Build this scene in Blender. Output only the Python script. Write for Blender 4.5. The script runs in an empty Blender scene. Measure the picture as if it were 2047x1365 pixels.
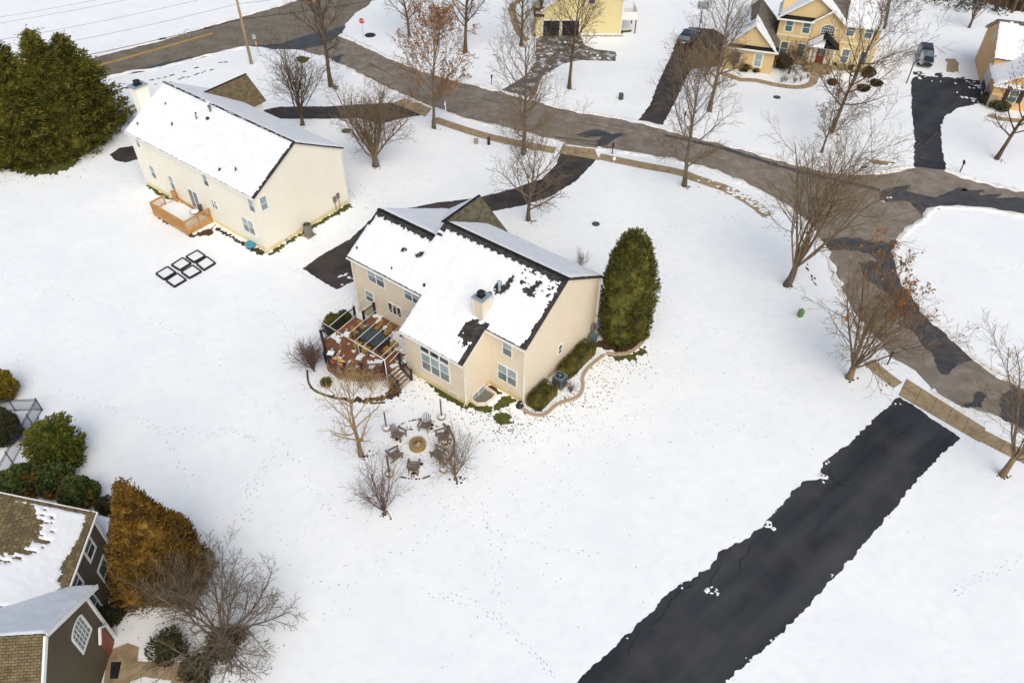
import bpy, bmesh, math, random
from math import sin, cos, pi, radians, sqrt, atan2, atan, hypot
from mathutils import Vector, Matrix, noise

# ------------------------------------------------------------------ camera, sky, sun, exposure
scene = bpy.context.scene
col = scene.collection
CAM_H, FPX, CX, CY = 45.0, 1592.0, 1023.5, 682.5
PITCH, ROLL = radians(43.72), radians(0.35)
_f = Vector((0, cos(PITCH), -sin(PITCH)))
_x = Vector((1, 0, 0))
_u = _x.cross(_f)
_xa = _x * cos(ROLL) + _u * sin(ROLL)
_ua = _u * cos(ROLL) - _x * sin(ROLL)
cam_data = bpy.data.cameras.new('camera')
cam_data.sensor_width = 36.0
cam_data.lens = FPX / 2047.0 * 36.0
cam_data.clip_start, cam_data.clip_end = 0.5, 6000.0
cam = bpy.data.objects.new('camera', cam_data)
col.objects.link(cam)
_m = Matrix((_xa, _ua, -_f)).transposed().to_4x4()
_m.translation = Vector((0, 0, CAM_H))
cam.matrix_world = _m
scene.camera = cam

SUN_EL, SUN_AZ = radians(48), radians(165)      # compass style: 0 = +Y, clockwise
world = bpy.data.worlds.new('World')
scene.world = world
world.use_nodes = True
nt = world.node_tree
sky = nt.nodes.new('ShaderNodeTexSky')
sky.sky_type = 'NISHITA'
sky.sun_disc = False
sky.sun_elevation = SUN_EL
sky.sun_rotation = SUN_AZ
sky.air_density, sky.dust_density, sky.ozone_density = 1.0, 3.5, 1.0
bg = nt.nodes['Background']
bg.inputs['Strength'].default_value = 0.11
nt.links.new(sky.outputs[0], bg.inputs[0])
sun_data = bpy.data.lights.new('sun', 'SUN')
sun_data.energy = 1.3
sun_data.angle = radians(75)
sun_data.color = (0.985, 0.965, 0.825)
sun = bpy.data.objects.new('sun', sun_data)
col.objects.link(sun)
_d = Vector((sin(SUN_AZ) * cos(SUN_EL), cos(SUN_AZ) * cos(SUN_EL), sin(SUN_EL)))
sun.rotation_euler = _d.to_track_quat('Z', 'Y').to_euler()
sun.location = (40, -40, 90)
vs = scene.view_settings
vs.view_transform = 'Standard'
vs.look = 'None'
vs.gamma = 1.0
vs.exposure = 0.38

# ------------------------------------------------------------------ helpers
def g(px, py, z=0.0):
    """ground (or height z) point under a photograph pixel"""
    d = _f * FPX + _xa * (px - CX) - _ua * (py - CY)
    k = (CAM_H - z) / -d.z
    return Vector((d.x * k, d.y * k, z))

def link(o, parent=None):
    col.objects.link(o)
    if parent is not None:
        o.parent = parent
    return o

def tag(o, label=None, cat=None, group=None, kind=None):
    if label: o['label'] = label
    if cat: o['category'] = cat
    if group: o['group'] = group
    if kind: o['kind'] = kind
    return o

def empty(name, loc=(0, 0, 0), rz=0.0, label=None, cat=None, group=None):
    o = bpy.data.objects.new(name, None)
    o.empty_display_size = 0.3
    o.location = loc
    o.rotation_euler = (0, 0, rz)
    link(o)
    return tag(o, label, cat, group)

class MB:
    def __init__(s):
        s.v, s.f = [], []
    def add(s, verts, faces):
        n = len(s.v)
        s.v.extend(verts)
        s.f.extend([tuple(i + n for i in f) for f in faces])
    def box(s, c, d, m=None):
        x, y, z = d[0] / 2, d[1] / 2, d[2] / 2
        P = [Vector((a, b, e)) for a in (-x, x) for b in (-y, y) for e in (-z, z)]
        if m is not None: P = [m @ p for p in P]
        c = Vector(c)
        s.add([tuple(p + c) for p in P], [(0, 1, 3, 2), (4, 6, 7, 5), (0, 4, 5, 1), (2, 3, 7, 6), (0, 2, 6, 4), (1, 5, 7, 3)])
    def box2(s, a, b):
        s.box([(a[i] + b[i]) / 2 for i in range(3)], [abs(b[i] - a[i]) for i in range(3)])
    def bar(s, a, b, w, h=None):
        """square bar from a to b"""
        a, b = Vector(a), Vector(b)
        h = h or w
        d = b - a
        L = d.length
        z = d.normalized()
        up = Vector((0, 0, 1)) if abs(z.z) < .95 else Vector((1, 0, 0))
        x = up.cross(z).normalized()
        y = z.cross(x)
        s.box((a + b) / 2, (w, h, L), Matrix((x, y, z)).transposed())
    def tube(s, pts, rads, sides=6, cap=True):
        n = len(pts)
        V = []
        for i in range(n):
            p = Vector(pts[i])
            d = Vector(pts[min(i + 1, n - 1)]) - Vector(pts[max(i - 1, 0)])
            if d.length < 1e-9: d = Vector((0, 0, 1))
            d.normalize()
            a = Vector((1, 0, 0)) if abs(d.x) < .8 else Vector((0, 1, 0))
            x = d.cross(a).normalized()
            y = d.cross(x)
            r = rads[i] if hasattr(rads, '__len__') else rads
            for k in range(sides):
                t = 2 * pi * k / sides
                q = p + x * (r * cos(t)) + y * (r * sin(t))
                V.append((q.x, q.y, q.z))
        F = []
        for i in range(n - 1):
            for k in range(sides):
                k2 = (k + 1) % sides
                F.append((i * sides + k, i * sides + k2, (i + 1) * sides + k2, (i + 1) * sides + k))
        if cap:
            F.append(tuple(reversed(range(sides))))
            F.append(tuple((n - 1) * sides + k for k in range(sides)))
        s.add(V, F)
    def lathe(s, c, prof, sides=16, axis='z'):
        """prof: list of (r, z)"""
        V, F = [], []
        for r, z in prof:
            for k in range(sides):
                t = 2 * pi * k / sides
                if axis == 'z': V.append((c[0] + r * cos(t), c[1] + r * sin(t), c[2] + z))
                elif axis == 'x': V.append((c[0] + z, c[1] + r * cos(t), c[2] + r * sin(t)))
                else: V.append((c[0] + r * cos(t), c[1] + z, c[2] + r * sin(t)))
        for i in range(len(prof) - 1):
            for k in range(sides):
                k2 = (k + 1) % sides
                F.append((i * sides + k, i * sides + k2, (i + 1) * sides + k2, (i + 1) * sides + k))
        F.append(tuple(reversed(range(sides))))
        F.append(tuple((len(prof) - 1) * sides + k for k in range(sides)))
        s.add(V, F)
    def prism(s, poly, z0, z1):
        n = len(poly)
        s.add([(p[0], p[1], z0) for p in poly] + [(p[0], p[1], z1) for p in poly],
              [tuple(reversed(range(n))), tuple(range(n, 2 * n))] + [(i, (i + 1) % n, n + (i + 1) % n, n + i) for i in range(n)])
    def build(s, name, mat, parent=None, smooth=False, tri=False, loc=None):
        me = bpy.data.meshes.new(name)
        me.from_pydata(s.v, [], s.f)
        if tri:
            bm = bmesh.new()
            bm.from_mesh(me)
            bmesh.ops.recalc_face_normals(bm, faces=bm.faces)
            bmesh.ops.triangulate(bm, faces=[f for f in bm.faces if len(f.verts) > 4])
            bm.to_mesh(me)
            bm.free()
        if smooth:
            me.polygons.foreach_set('use_smooth', [True] * len(me.polygons))
        me.materials.append(mat)
        me.update()
        o = bpy.data.objects.new(name, me)
        if loc is not None: o.location = loc
        return link(o, parent)

def put(name, me, parent, loc=None, rot=None, scl=None):
    """another object sharing mesh data"""
    o = bpy.data.objects.new(name, me)
    if loc is not None: o.location = loc
    if rot is not None: o.rotation_euler = rot
    if scl is not None: o.scale = scl
    return link(o, parent)

def copy_tree(o, parent=None):
    c = o.copy()
    col.objects.link(c)
    c.parent = parent
    for ch in list(o.children):
        copy_tree(ch, c)
    return c

# ------------------------------------------------------------------ materials
def _nt(name):
    m = bpy.data.materials.new(name)
    m.use_nodes = True
    n = m.node_tree
    b = n.nodes['Principled BSDF']
    return m, n, b

def mat(name, c1, c2=None, scale=4.0, rough=.75, bump=0.0, bscale=None, spec=.3, metal=0.0, detail=5.0, lo=.35, hi=.65, stretch=None, coat=0.0, c3=None, scale3=30.0, amt3=.5, bdist=.02):
    m, n, b = _nt(name)
    b.inputs['Roughness'].default_value = rough
    b.inputs['Specular IOR Level'].default_value = spec
    b.inputs['Metallic'].default_value = metal
    if coat: b.inputs['Coat Weight'].default_value = coat
    tc = n.nodes.new('ShaderNodeTexCoord')
    src = tc.outputs['Object']
    if stretch:
        mp = n.nodes.new('ShaderNodeMapping')
        mp.inputs['Scale'].default_value = stretch[:3]
        if len(stretch) > 3:
            mp.vector_type = 'TEXTURE'
            mp.inputs['Rotation'].default_value = (0, 0, stretch[3])
        n.links.new(src, mp.inputs[0])
        src = mp.outputs[0]
    if c2 is None:
        b.inputs['Base Color'].default_value = (*c1, 1)
    else:
        nz = n.nodes.new('ShaderNodeTexNoise')
        nz.inputs['Scale'].default_value = scale
        nz.inputs['Detail'].default_value = detail
        n.links.new(src, nz.inputs['Vector'])
        rp = n.nodes.new('ShaderNodeValToRGB')
        rp.color_ramp.elements[0].position, rp.color_ramp.elements[1].position = lo, hi
        rp.color_ramp.elements[0].color = (*c1, 1)
        rp.color_ramp.elements[1].color = (*c2, 1)
        n.links.new(nz.outputs['Fac'], rp.inputs[0])
        out = rp.outputs[0]
        if c3 is not None:
            n3 = n.nodes.new('ShaderNodeTexNoise')
            n3.inputs['Scale'].default_value = scale3
            n3.inputs['Detail'].default_value = 3
            n.links.new(tc.outputs['Object'], n3.inputs['Vector'])
            r3 = n.nodes.new('ShaderNodeValToRGB')
            r3.color_ramp.elements[0].position, r3.color_ramp.elements[1].position = .5, .68
            r3.color_ramp.elements[0].color = (0, 0, 0, 1)
            r3.color_ramp.elements[1].color = (amt3, amt3, amt3, 1)
            n.links.new(n3.outputs['Fac'], r3.inputs[0])
            mx = n.nodes.new('ShaderNodeMix')
            mx.data_type = 'RGBA'
            n.links.new(r3.outputs[0], mx.inputs['Factor'])
            n.links.new(out, mx.inputs['A'])
            mx.inputs['B'].default_value = (*c3, 1)
            out = mx.outputs['Result']
        n.links.new(out, b.inputs['Base Color'])
    if bump:
        bn = n.nodes.new('ShaderNodeTexNoise')
        bn.inputs['Scale'].default_value = bscale or scale * 3
        bn.inputs['Detail'].default_value = 4
        n.links.new(src, bn.inputs['Vector'])
        bp = n.nodes.new('ShaderNodeBump')
        bp.inputs['Strength'].default_value = bump
        bp.inputs['Distance'].default_value = bdist
        n.links.new(bn.outputs['Fac'], bp.inputs['Height'])
        n.links.new(bp.outputs[0], b.inputs['Normal'])
    return m

def siding(name, c1, c2, lap=.11, strength=.5, axis='Z', stain=None):
    """painted wall: soft tone changes and fine horizontal laps"""
    m, n, b = _nt(name)
    b.inputs['Roughness'].default_value = .65
    b.inputs['Specular IOR Level'].default_value = .25
    tc = n.nodes.new('ShaderNodeTexCoord')
    nz = n.nodes.new('ShaderNodeTexNoise')
    nz.inputs['Scale'].default_value = .6
    nz.inputs['Detail'].default_value = 6
    n.links.new(tc.outputs['Object'], nz.inputs['Vector'])
    rp = n.nodes.new('ShaderNodeValToRGB')
    rp.color_ramp.elements[0].position, rp.color_ramp.elements[1].position = .3, .7
    rp.color_ramp.elements[0].color, rp.color_ramp.elements[1].color = (*c1, 1), (*c2, 1)
    n.links.new(nz.outputs['Fac'], rp.inputs[0])
    out = rp.outputs[0]
    sx = n.nodes.new('ShaderNodeSeparateXYZ')
    n.links.new(tc.outputs['Object'], sx.inputs[0])
    if stain:
        mr = n.nodes.new('ShaderNodeMapRange')
        mr.inputs[1].default_value, mr.inputs[2].default_value = .46, .40
        n.links.new(sx.outputs['Z'], mr.inputs[0])
        mx = n.nodes.new('ShaderNodeMix')
        mx.data_type = 'RGBA'
        n.links.new(mr.outputs[0], mx.inputs['Factor'])
        n.links.new(out, mx.inputs['A'])
        mx.inputs['B'].default_value = (*stain, 1)
        out = mx.outputs['Result']
    n.links.new(out, b.inputs['Base Color'])
    dv = n.nodes.new('ShaderNodeMath')
    dv.operation = 'DIVIDE'
    dv.inputs[1].default_value = lap
    n.links.new(sx.outputs[axis], dv.inputs[0])
    fr = n.nodes.new('ShaderNodeMath')
    fr.operation = 'FRACT'
    n.links.new(dv.outputs[0], fr.inputs[0])
    bp = n.nodes.new('ShaderNodeBump')
    bp.inputs['Strength'].default_value = strength
    bp.inputs['Distance'].default_value = .012
    bp.invert = True
    n.links.new(fr.outputs[0], bp.inputs['Height'])
    n.links.new(bp.outputs[0], b.inputs['Normal'])
    return m

def shingle_mat(name, c1, c2, mortar, w=.32, h=.15):
    """asphalt shingles in the slope's own x (along) / y (up) plane"""
    m, n, b = _nt(name)
    b.inputs['Roughness'].default_value = .9
    b.inputs['Specular IOR Level'].default_value = .15
    tc = n.nodes.new('ShaderNodeTexCoord')
    br = n.nodes.new('ShaderNodeTexBrick')
    br.inputs['Scale'].default_value = 1
    br.inputs['Brick Width'].default_value = w
    br.inputs['Row Height'].default_value = h
    br.inputs['Mortar Size'].default_value = .018
    br.inputs['Bias'].default_value = 0
    br.inputs['Color1'].default_value, br.inputs['Color2'].default_value = (*c1, 1), (*c2, 1)
    br.inputs['Mortar'].default_value = (*mortar, 1)
    n.links.new(tc.outputs['Object'], br.inputs['Vector'])
    nz = n.nodes.new('ShaderNodeTexNoise')
    nz.inputs['Scale'].default_value = 2.2
    nz.inputs['Detail'].default_value = 6
    n.links.new(tc.outputs['Object'], nz.inputs['Vector'])
    mr = n.nodes.new('ShaderNodeMapRange')
    mr.inputs[1].default_value, mr.inputs[2].default_value, mr.inputs[3].default_value, mr.inputs[4].default_value = .3, .7, .65, 1.3
    n.links.new(nz.outputs['Fac'], mr.inputs[0])
    mx = n.nodes.new('ShaderNodeMix')
    mx.data_type = 'RGBA'
    mx.blend_type = 'MULTIPLY'
    mx.inputs['Factor'].default_value = 1
    n.links.new(br.outputs['Color'], mx.inputs['A'])
    n.links.new(mr.outputs[0], mx.inputs['B'])
    n.links.new(mx.outputs['Result'], b.inputs['Base Color'])
    bp = n.nodes.new('ShaderNodeBump')
    bp.inputs['Strength'].default_value = .7
    bp.inputs['Distance'].default_value = .02
    bp.invert = True
    n.links.new(br.outputs['Fac'], bp.inputs['Height'])
    n.links.new(bp.outputs[0], b.inputs['Normal'])
    return m

MT = {}
MT['snow'] = mat('snow', (.845, .865, .875), (.90, .91, .91), scale=.22, rough=.6, bump=.28, bscale=1.2, spec=.2, bdist=.10, detail=10, lo=.3, hi=.62, c3=(.80, .825, .845), scale3=1.1, amt3=.5)
MT['roof_snow'] = mat('roof_snow', (.80, .81, .825), (.85, .86, .865), scale=1.2, rough=.6, bump=.3, bscale=4, spec=.2, bdist=.03)
MT['bank_snow'] = mat('bank_snow', (.80, .77, .72), (.89, .89, .89), scale=1.3, rough=.7, bump=.6, bscale=6, spec=.2, bdist=.06, c3=(.48, .40, .30), scale3=2.2, amt3=.45)
MT['street'] = mat('street', (.175, .143, .11), (.25, .213, .172), scale=.6, rough=.85, bump=.3, bscale=30, detail=9, c3=(.30, .27, .235), scale3=1.1, amt3=.6)
MT['road'] = mat('road', (.14, .118, .088), (.20, .172, .132), scale=.5, rough=.85, bump=.3, bscale=30, detail=8, c3=(.25, .22, .175), scale3=2.0, amt3=.5)
MT['wet'] = mat('wet', (.045, .045, .046), (.075, .072, .068), scale=.9, rough=.42, bump=.2, bscale=25, spec=.4, detail=8)
MT['lane_dark'] = mat('lane_dark', (.085, .074, .063), (.115, .10, .086), scale=1, rough=.8)
MT['lane_pale'] = mat('lane_pale', (.20, .18, .155), (.26, .235, .205), scale=1, rough=.85)
MT['drive'] = mat('drive', (.019, .021, .025), (.048, .049, .052), scale=.5, rough=.6, bump=.3, bscale=25, spec=.35, detail=10, stretch=(5.0, .8, 1, 0.7066), c3=(.075, .067, .060), scale3=.35, amt3=.4)
MT['drive_brown'] = mat('drive_brown', (.035, .029, .029), (.07, .058, .05), scale=.7, rough=.7, bump=.25, bscale=25, spec=.3, detail=8)
MT['icy_drive'] = mat('icy_drive', (.075, .066, .06), (.15, .135, .122), scale=.8, rough=.6, bump=.25, bscale=12, detail=8, c3=(.62, .63, .64), scale3=.9, amt3=.75)
MT['concrete'] = mat('concrete', (.30, .215, .12), (.41, .31, .185), scale=1.1, rough=.85, bump=.3, bscale=20, detail=8, c3=(.17, .135, .09), scale3=3, amt3=.5)
MT['joint'] = mat('joint', (.07, .055, .04))
MT['yellow_line'] = mat('yellow_line', (.62, .36, .04), (.52, .30, .06), scale=3, rough=.8)
MT['turf'] = mat('turf', (.05, .05, .012), (.105, .115, .02), scale=3, rough=.95, bump=.8, bscale=40, detail=8)
MT['speck'] = mat('speck', (.06, .055, .03), (.14, .13, .08), scale=2, rough=.95)
MT['print'] = mat('footprint', (.50, .52, .55), (.68, .69, .71), scale=.6, rough=.9)
MT['mulch'] = mat('mulch', (.05, .028, .014), (.11, .06, .03), scale=4, rough=.95, bump=.8, bscale=25)
MT['tan'] = siding('tan_siding', (.70, .60, .455), (.735, .635, .49), stain=(.68, .55, .29))
MT['cream'] = siding('cream_siding', (.83, .79, .665), (.86, .82, .70), strength=.3, stain=(.82, .70, .38))
MT['yellow'] = siding('yellow_siding', (.66, .485, .24), (.71, .53, .275), strength=.15)
MT['pale_yellow'] = siding('pale_yellow_siding', (.72, .61, .31), (.76, .65, .345), lap=.14, strength=.7)
MT['orange'] = siding('orange_siding', (.67, .42, .185), (.73, .47, .215), strength=.3)
MT['brown'] = siding('brown_siding', (.092, .076, .06), (.12, .10, .08), lap=.16, strength=.9)
MT['taupe'] = siding('taupe_siding', (.10, .082, .052), (.125, .10, .066), lap=.16, strength=.8)
MT['white'] = mat('white_paint', (.80, .79, .76), (.84, .83, .80), scale=2, rough=.5)
MT['tan_trim'] = mat('tan_trim', (.72, .66, .53), (.78, .72, .6), scale=2, rough=.55)
MT['cream_trim'] = mat('cream_trim', (.80, .70, .48), (.84, .74, .52), scale=2, rough=.6)
MT['shingle_dark'] = shingle_mat('dark_shingles', (.045, .042, .042), (.085, .08, .075), (.018, .017, .017))
MT['shingle_green'] = shingle_mat('green_grey_shingles', (.115, .11, .065), (.185, .165, .105), (.05, .045, .035), w=.34, h=.2)
MT['shingle_brown'] = shingle_mat('brown_shingles', (.15, .115, .06), (.20, .155, .085), (.085, .065, .04), w=.3, h=.14)
MT['shingle_grey'] = shingle_mat('grey_shingles', (.15, .135, .11), (.20, .18, .145), (.09, .08, .07))
MT['shingle_black'] = shingle_mat('black_shingles', (.018, .017, .018), (.035, .032, .03), (.008, .008, .008))
MT['glass_dark'] = mat('glass_dark', (.035, .05, .055), (.075, .10, .105), scale=1.5, rough=.08, spec=.6)
MT['glass_blind'] = mat('glass_blind', (.26, .33, .34), (.36, .43, .44), scale=1.2, rough=.12, spec=.6)
MT['glass_mid'] = mat('glass_mid', (.10, .135, .145), (.17, .215, .225), scale=1.2, rough=.1, spec=.6)
MT['glass_green'] = mat('glass_green', (.05, .11, .095), (.14, .22, .19), scale=1.6, rough=.1, spec=.6)
MT['glass_wine'] = mat('glass_wine', (.06, .03, .04), (.11, .065, .07), scale=1.6, rough=.1, spec=.6)
MT['black'] = mat('black_metal', (.012, .013, .018), (.022, .023, .03), scale=3, rough=.5, spec=.4)
MT['iron'] = mat('iron_fence', (.02, .028, .06), (.03, .04, .08), scale=3, rough=.5)
MT['deck'] = mat('redwood_deck', (.175, .070, .034), (.245, .105, .052), scale=1.6, rough=.7, stretch=(8, 1, 1), bump=.2, bscale=8)
MT['deck_dark'] = mat('deck_skirt', (.10, .045, .022), (.16, .07, .035), scale=2, rough=.75)
MT['pine_deck'] = mat('pine_deck', (.42, .22, .07), (.54, .30, .105), scale=2, rough=.75, stretch=(1, 1, 4))
MT['pipe'] = mat('white_pipe', (.72, .72, .70), (.80, .80, .78), scale=2, rough=.4)
MT['steel'] = mat('galvanised', (.34, .42, .45), (.46, .54, .56), scale=6, rough=.4, metal=.4)
MT['teal_metal'] = mat('teal_metal', (.10, .15, .165), (.16, .22, .235), scale=4, rough=.45, metal=.2)
MT['grey_metal'] = mat('grey_metal', (.16, .15, .13), (.22, .205, .18), scale=4, rough=.5, metal=.2)
MT['table_top'] = mat('slate_top', (.03, .04, .045), (.065, .078, .082), scale=2.5, rough=.3, spec=.5)
MT['wicker'] = mat('wicker', (.30, .185, .045), (.42, .27, .075), scale=9, rough=.8, bump=.6, bscale=40)
MT['chair_wood'] = mat('weathered_wood', (.13, .095, .075), (.24, .185, .145), scale=3, rough=.85, stretch=(1, 1, 5))
MT['stone'] = mat('fire_stone', (.24, .15, .055), (.38, .255, .105), scale=3, rough=.9, bump=.6, bscale=14)
MT['edging'] = mat('edging_stone', (.36, .265, .175), (.50, .385, .27), scale=2, rough=.85, bump=.4, bscale=15)
MT['dark_edging'] = mat('dark_edging', (.06, .045, .03), (.11, .085, .055), scale=3, rough=.9)
MT['bark'] = mat('bark', (.085, .055, .033), (.155, .11, .07), scale=3, rough=.95, bump=.8, bscale=14, stretch=(1, 1, .35))
MT['bark_tan'] = mat('bark_tan', (.19, .125, .065), (.30, .21, .115), scale=3, rough=.95, bump=.6, bscale=14, stretch=(1, 1, .35))
MT['bark_grey'] = mat('bark_grey', (.105, .08, .055), (.18, .145, .105), scale=3, rough=.95, bump=.8, bscale=14, stretch=(1, 1, .35))
MT['twig'] = mat('twig', (.075, .046, .028), (.14, .095, .06), scale=1.5, rough=.95)
MT['twig_tan'] = mat('twig_tan', (.15, .105, .06), (.24, .175, .105), scale=1.5, rough=.95)
MT['twig_grey'] = mat('twig_grey', (.115, .085, .056), (.195, .152, .108), scale=1.5, rough=.95)
MT['twig_gold'] = mat('twig_gold', (.30, .20, .08), (.42, .29, .13), scale=1.5, rough=.95)
MT['twig_red'] = mat('twig_red', (.11, .055, .04), (.19, .115, .085), scale=1.5, rough=.95)
MT['dead_leaf'] = mat('dead_leaf', (.20, .075, .02), (.36, .15, .04), scale=1.2, rough=.9, lo=.4, hi=.6)
MT['spruce'] = mat('spruce_needles', (.030, .036, .006), (.125, .118, .014), scale=.7, rough=.85, detail=7, c3=(.25, .20, .02), scale3=1.6, amt3=.7)
MT['arbor'] = mat('arborvitae', (.030, .036, .008), (.115, .112, .018), scale=1.1, rough=.85, detail=7, c3=(.20, .165, .025), scale3=2.4, amt3=.7)
MT['arbor_gold'] = mat('bronze_arborvitae', (.085, .045, .008), (.205, .112, .015), scale=1.0, rough=.85, detail=7, c3=(.29, .165, .024), scale3=2.4, amt3=.8)
MT['pine_green'] = mat('pine_needles', (.035, .055, .008), (.13, .145, .014), scale=1.2, rough=.85, detail=7, c3=(.22, .20, .02), scale3=2.2, amt3=.7)
MT['holly'] = mat('holly_leaves', (.025, .045, .012), (.11, .135, .028), scale=1.8, rough=.55, detail=6, c3=(.36, .12, .02), scale3=.8, amt3=.75)
MT['gold_shrub'] = mat('gold_shrub', (.12, .09, .008), (.24, .17, .016), scale=1.4, rough=.85)
MT['hedge'] = mat('hedge_leaves', (.035, .038, .008), (.105, .095, .014), scale=1.2, rough=.85, detail=6, c3=(.27, .175, .028), scale3=1.5, amt3=.6)
MT['dark_shrub'] = mat('dark_shrub', (.022, .026, .010), (.06, .058, .02), scale=2, rough=.85)
MT['pole_wood'] = mat('pole_wood', (.30, .22, .13), (.42, .32, .20), scale=1.5, rough=.9, stretch=(3, 3, .3))
MT['sign_red'] = mat('sign_red', (.55, .02, .03), rough=.4)
MT['green_box'] = mat('green_box', (.12, .22, .06), (.17, .29, .09), scale=3, rough=.5)
MT['dull_green'] = mat('dull_green', (.05, .075, .055), (.08, .105, .075), scale=3, rough=.6)
MT['blue_tub'] = mat('blue_tub', (.05, .24, .34), (.08, .32, .42), scale=3, rough=.4)
MT['hydrant'] = mat('hydrant_orange', (.75, .26, .015), rough=.4)
MT['car_black'] = mat('car_black', (.010, .013, .018), rough=.25, spec=.5, coat=.5)
MT['car_green'] = mat('car_slate', (.011, .017, .023), rough=.28, spec=.5, coat=.5)
MT['tyre'] = mat('tyre', (.012, .012, .012), rough=.8)
MT['chrome'] = mat('chrome', (.55, .56, .57), rough=.25, metal=.9)
MT['tail'] = mat('tail_lamp', (.35, .012, .015), rough=.25)
MT['lamp_lens'] = mat('lamp_lens', (.62, .64, .66), rough=.15)
MT['red_cloth'] = mat('red_cloth', (.55, .015, .05), rough=.7)
MT['tan_board'] = mat('tan_board', (.60, .34, .10), (.68, .42, .15), scale=3, rough=.7)
MT['brick'] = mat('brick_pier', (.30, .20, .09), (.42, .29, .15), scale=5, rough=.9, bump=.5, bscale=20)
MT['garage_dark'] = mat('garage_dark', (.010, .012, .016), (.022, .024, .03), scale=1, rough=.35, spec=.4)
MT['door_red'] = mat('door_red', (.20, .045, .02), (.28, .07, .03), scale=2, rough=.5)
MT['stone_veneer'] = mat('stone_veneer', (.24, .19, .13), (.42, .34, .25), scale=4, rough=.9, bump=.6, bscale=10)
MT['log'] = mat('split_log', (.50, .33, .10), (.62, .44, .16), scale=4, rough=.85)
MT['rock_snow'] = MT['roof_snow']
# ------------------------------------------------------------------ ground, roads, drives
def catmull(P, n=6, closed=False):
    out = []
    N = len(P)
    for i in range(N if closed else N - 1):
        p0 = P[(i - 1) % N] if (closed or i > 0) else P[i]
        p1, p2 = P[i], P[(i + 1) % N]
        p3 = P[(i + 2) % N] if (closed or i + 2 < N) else P[i + 1]
        for k in range(n):
            t = k / n
            out.append(.5 * ((2 * p1) + (p2 - p0) * t + (2 * p0 - 5 * p1 + 4 * p2 - p3) * t * t + (3 * p1 - p0 - 3 * p2 + p3) * t ** 3))
    if not closed: out.append(P[-1])
    return out

def resample(P, step, closed=False):
    out = []
    N = len(P)
    for i in range(N if closed else N - 1):
        a, b = P[i], P[(i + 1) % N]
        n = max(1, int((b - a).length / step))
        for k in range(n): out.append(a.lerp(b, k / n))
    if not closed: out.append(P[-1])
    return out

def ragged(pxs, amp=.12, step=.3, z=.004, seed=0, smooth=False, freq=.9):
    P = [g(*p) for p in pxs]
    if smooth: P = catmull(P, 5, True)
    P = resample(P, step, True)
    out = []
    for i, p in enumerate(P):
        t = P[(i + 1) % len(P)] - P[i - 1]
        n = Vector((t.y, -t.x, 0))
        if n.length > 0: n.normalize()
        d = noise.fractal(Vector((p.x * freq + seed * 7.3, p.y * freq, seed * 1.7)), 1.0, 2.0, 4) * amp
        out.append((p.x + n.x * d, p.y + n.y * d, z))
    return out

def sheet(name, pxs, m, z, kind='structure', amp=.12, smooth=False, seed=0, parent=None, step=.3, freq=.9):
    P = ragged(pxs, amp, step, z, seed, smooth, freq)
    mb = MB()
    mb.add(P, [tuple(range(len(P)))])
    o = mb.build(name, m, parent, tri=True)
    if o.data.polygons and sum(f.normal.z for f in o.data.polygons) < 0:
        o.data.flip_normals()
    if kind: o['kind'] = kind
    return o

gm = MB()
gm.add([(-2500, -600, 0), (2500, -600, 0), (2500, 3500, 0), (-2500, 3500, 0)], [(0, 1, 2, 3)])
tag(gm.build('snow_covered_ground', MT['snow']), kind='structure')

FAR = [(681, 70), (722, 88), (784, 117), (866, 148), (959, 172), (1063, 198), (1142, 220), (1276, 243), (1347, 262), (1450, 289), (1553, 317), (1640, 339), (1691, 345), (1743, 345), (1788, 340), (1826, 333), (1891, 339), (1950, 360), (2047, 382), (2260, 425)]
ISLAND = [(2260, 470), (2047, 432), (1967, 419), (1890, 414), (1862, 420), (1846, 441), (1808, 467), (1791, 508), (1809, 566), (1853, 625), (1904, 676), (1948, 713), (1999, 749), (2047, 770), (2260, 890)]
NEAR = [(2260, 985), (2047, 868), (1996, 838), (1911, 813), (1864, 779), (1831, 741), (1787, 717), (1765, 694), (1717, 643), (1681, 584), (1655, 515), (1622, 461), (1595, 434), (1553, 403), (1485, 366), (1399, 334), (1300, 313), (1194, 297), (1132, 289), (1083, 276), (1004, 256), (953, 245), (901, 228), (863, 214), (808, 194), (746, 164), (671, 127), (640, 112), (602, 101), (560, 97), (575, 60), (640, 30)]
sheet('street', FAR + ISLAND + NEAR, MT['street'], .004, amp=.10, seed=1)
ROAD_UP = [(-500, 285), (0, 160), (200, 110), (310, 83), (465, 38), (551, 14), (592, 0), (660, -30), (800, -90)]
ROAD_LO = [(900, -60), (790, -20), (743, 0), (739, 10), (712, 26), (693, 46), (681, 72), (640, 95), (560, 93), (499, 93), (427, 108), (310, 138), (234, 150), (0, 215), (-500, 340)]
sheet('main_road', ROAD_UP + ROAD_LO, MT['road'], .008, amp=.14, seed=2)
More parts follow.
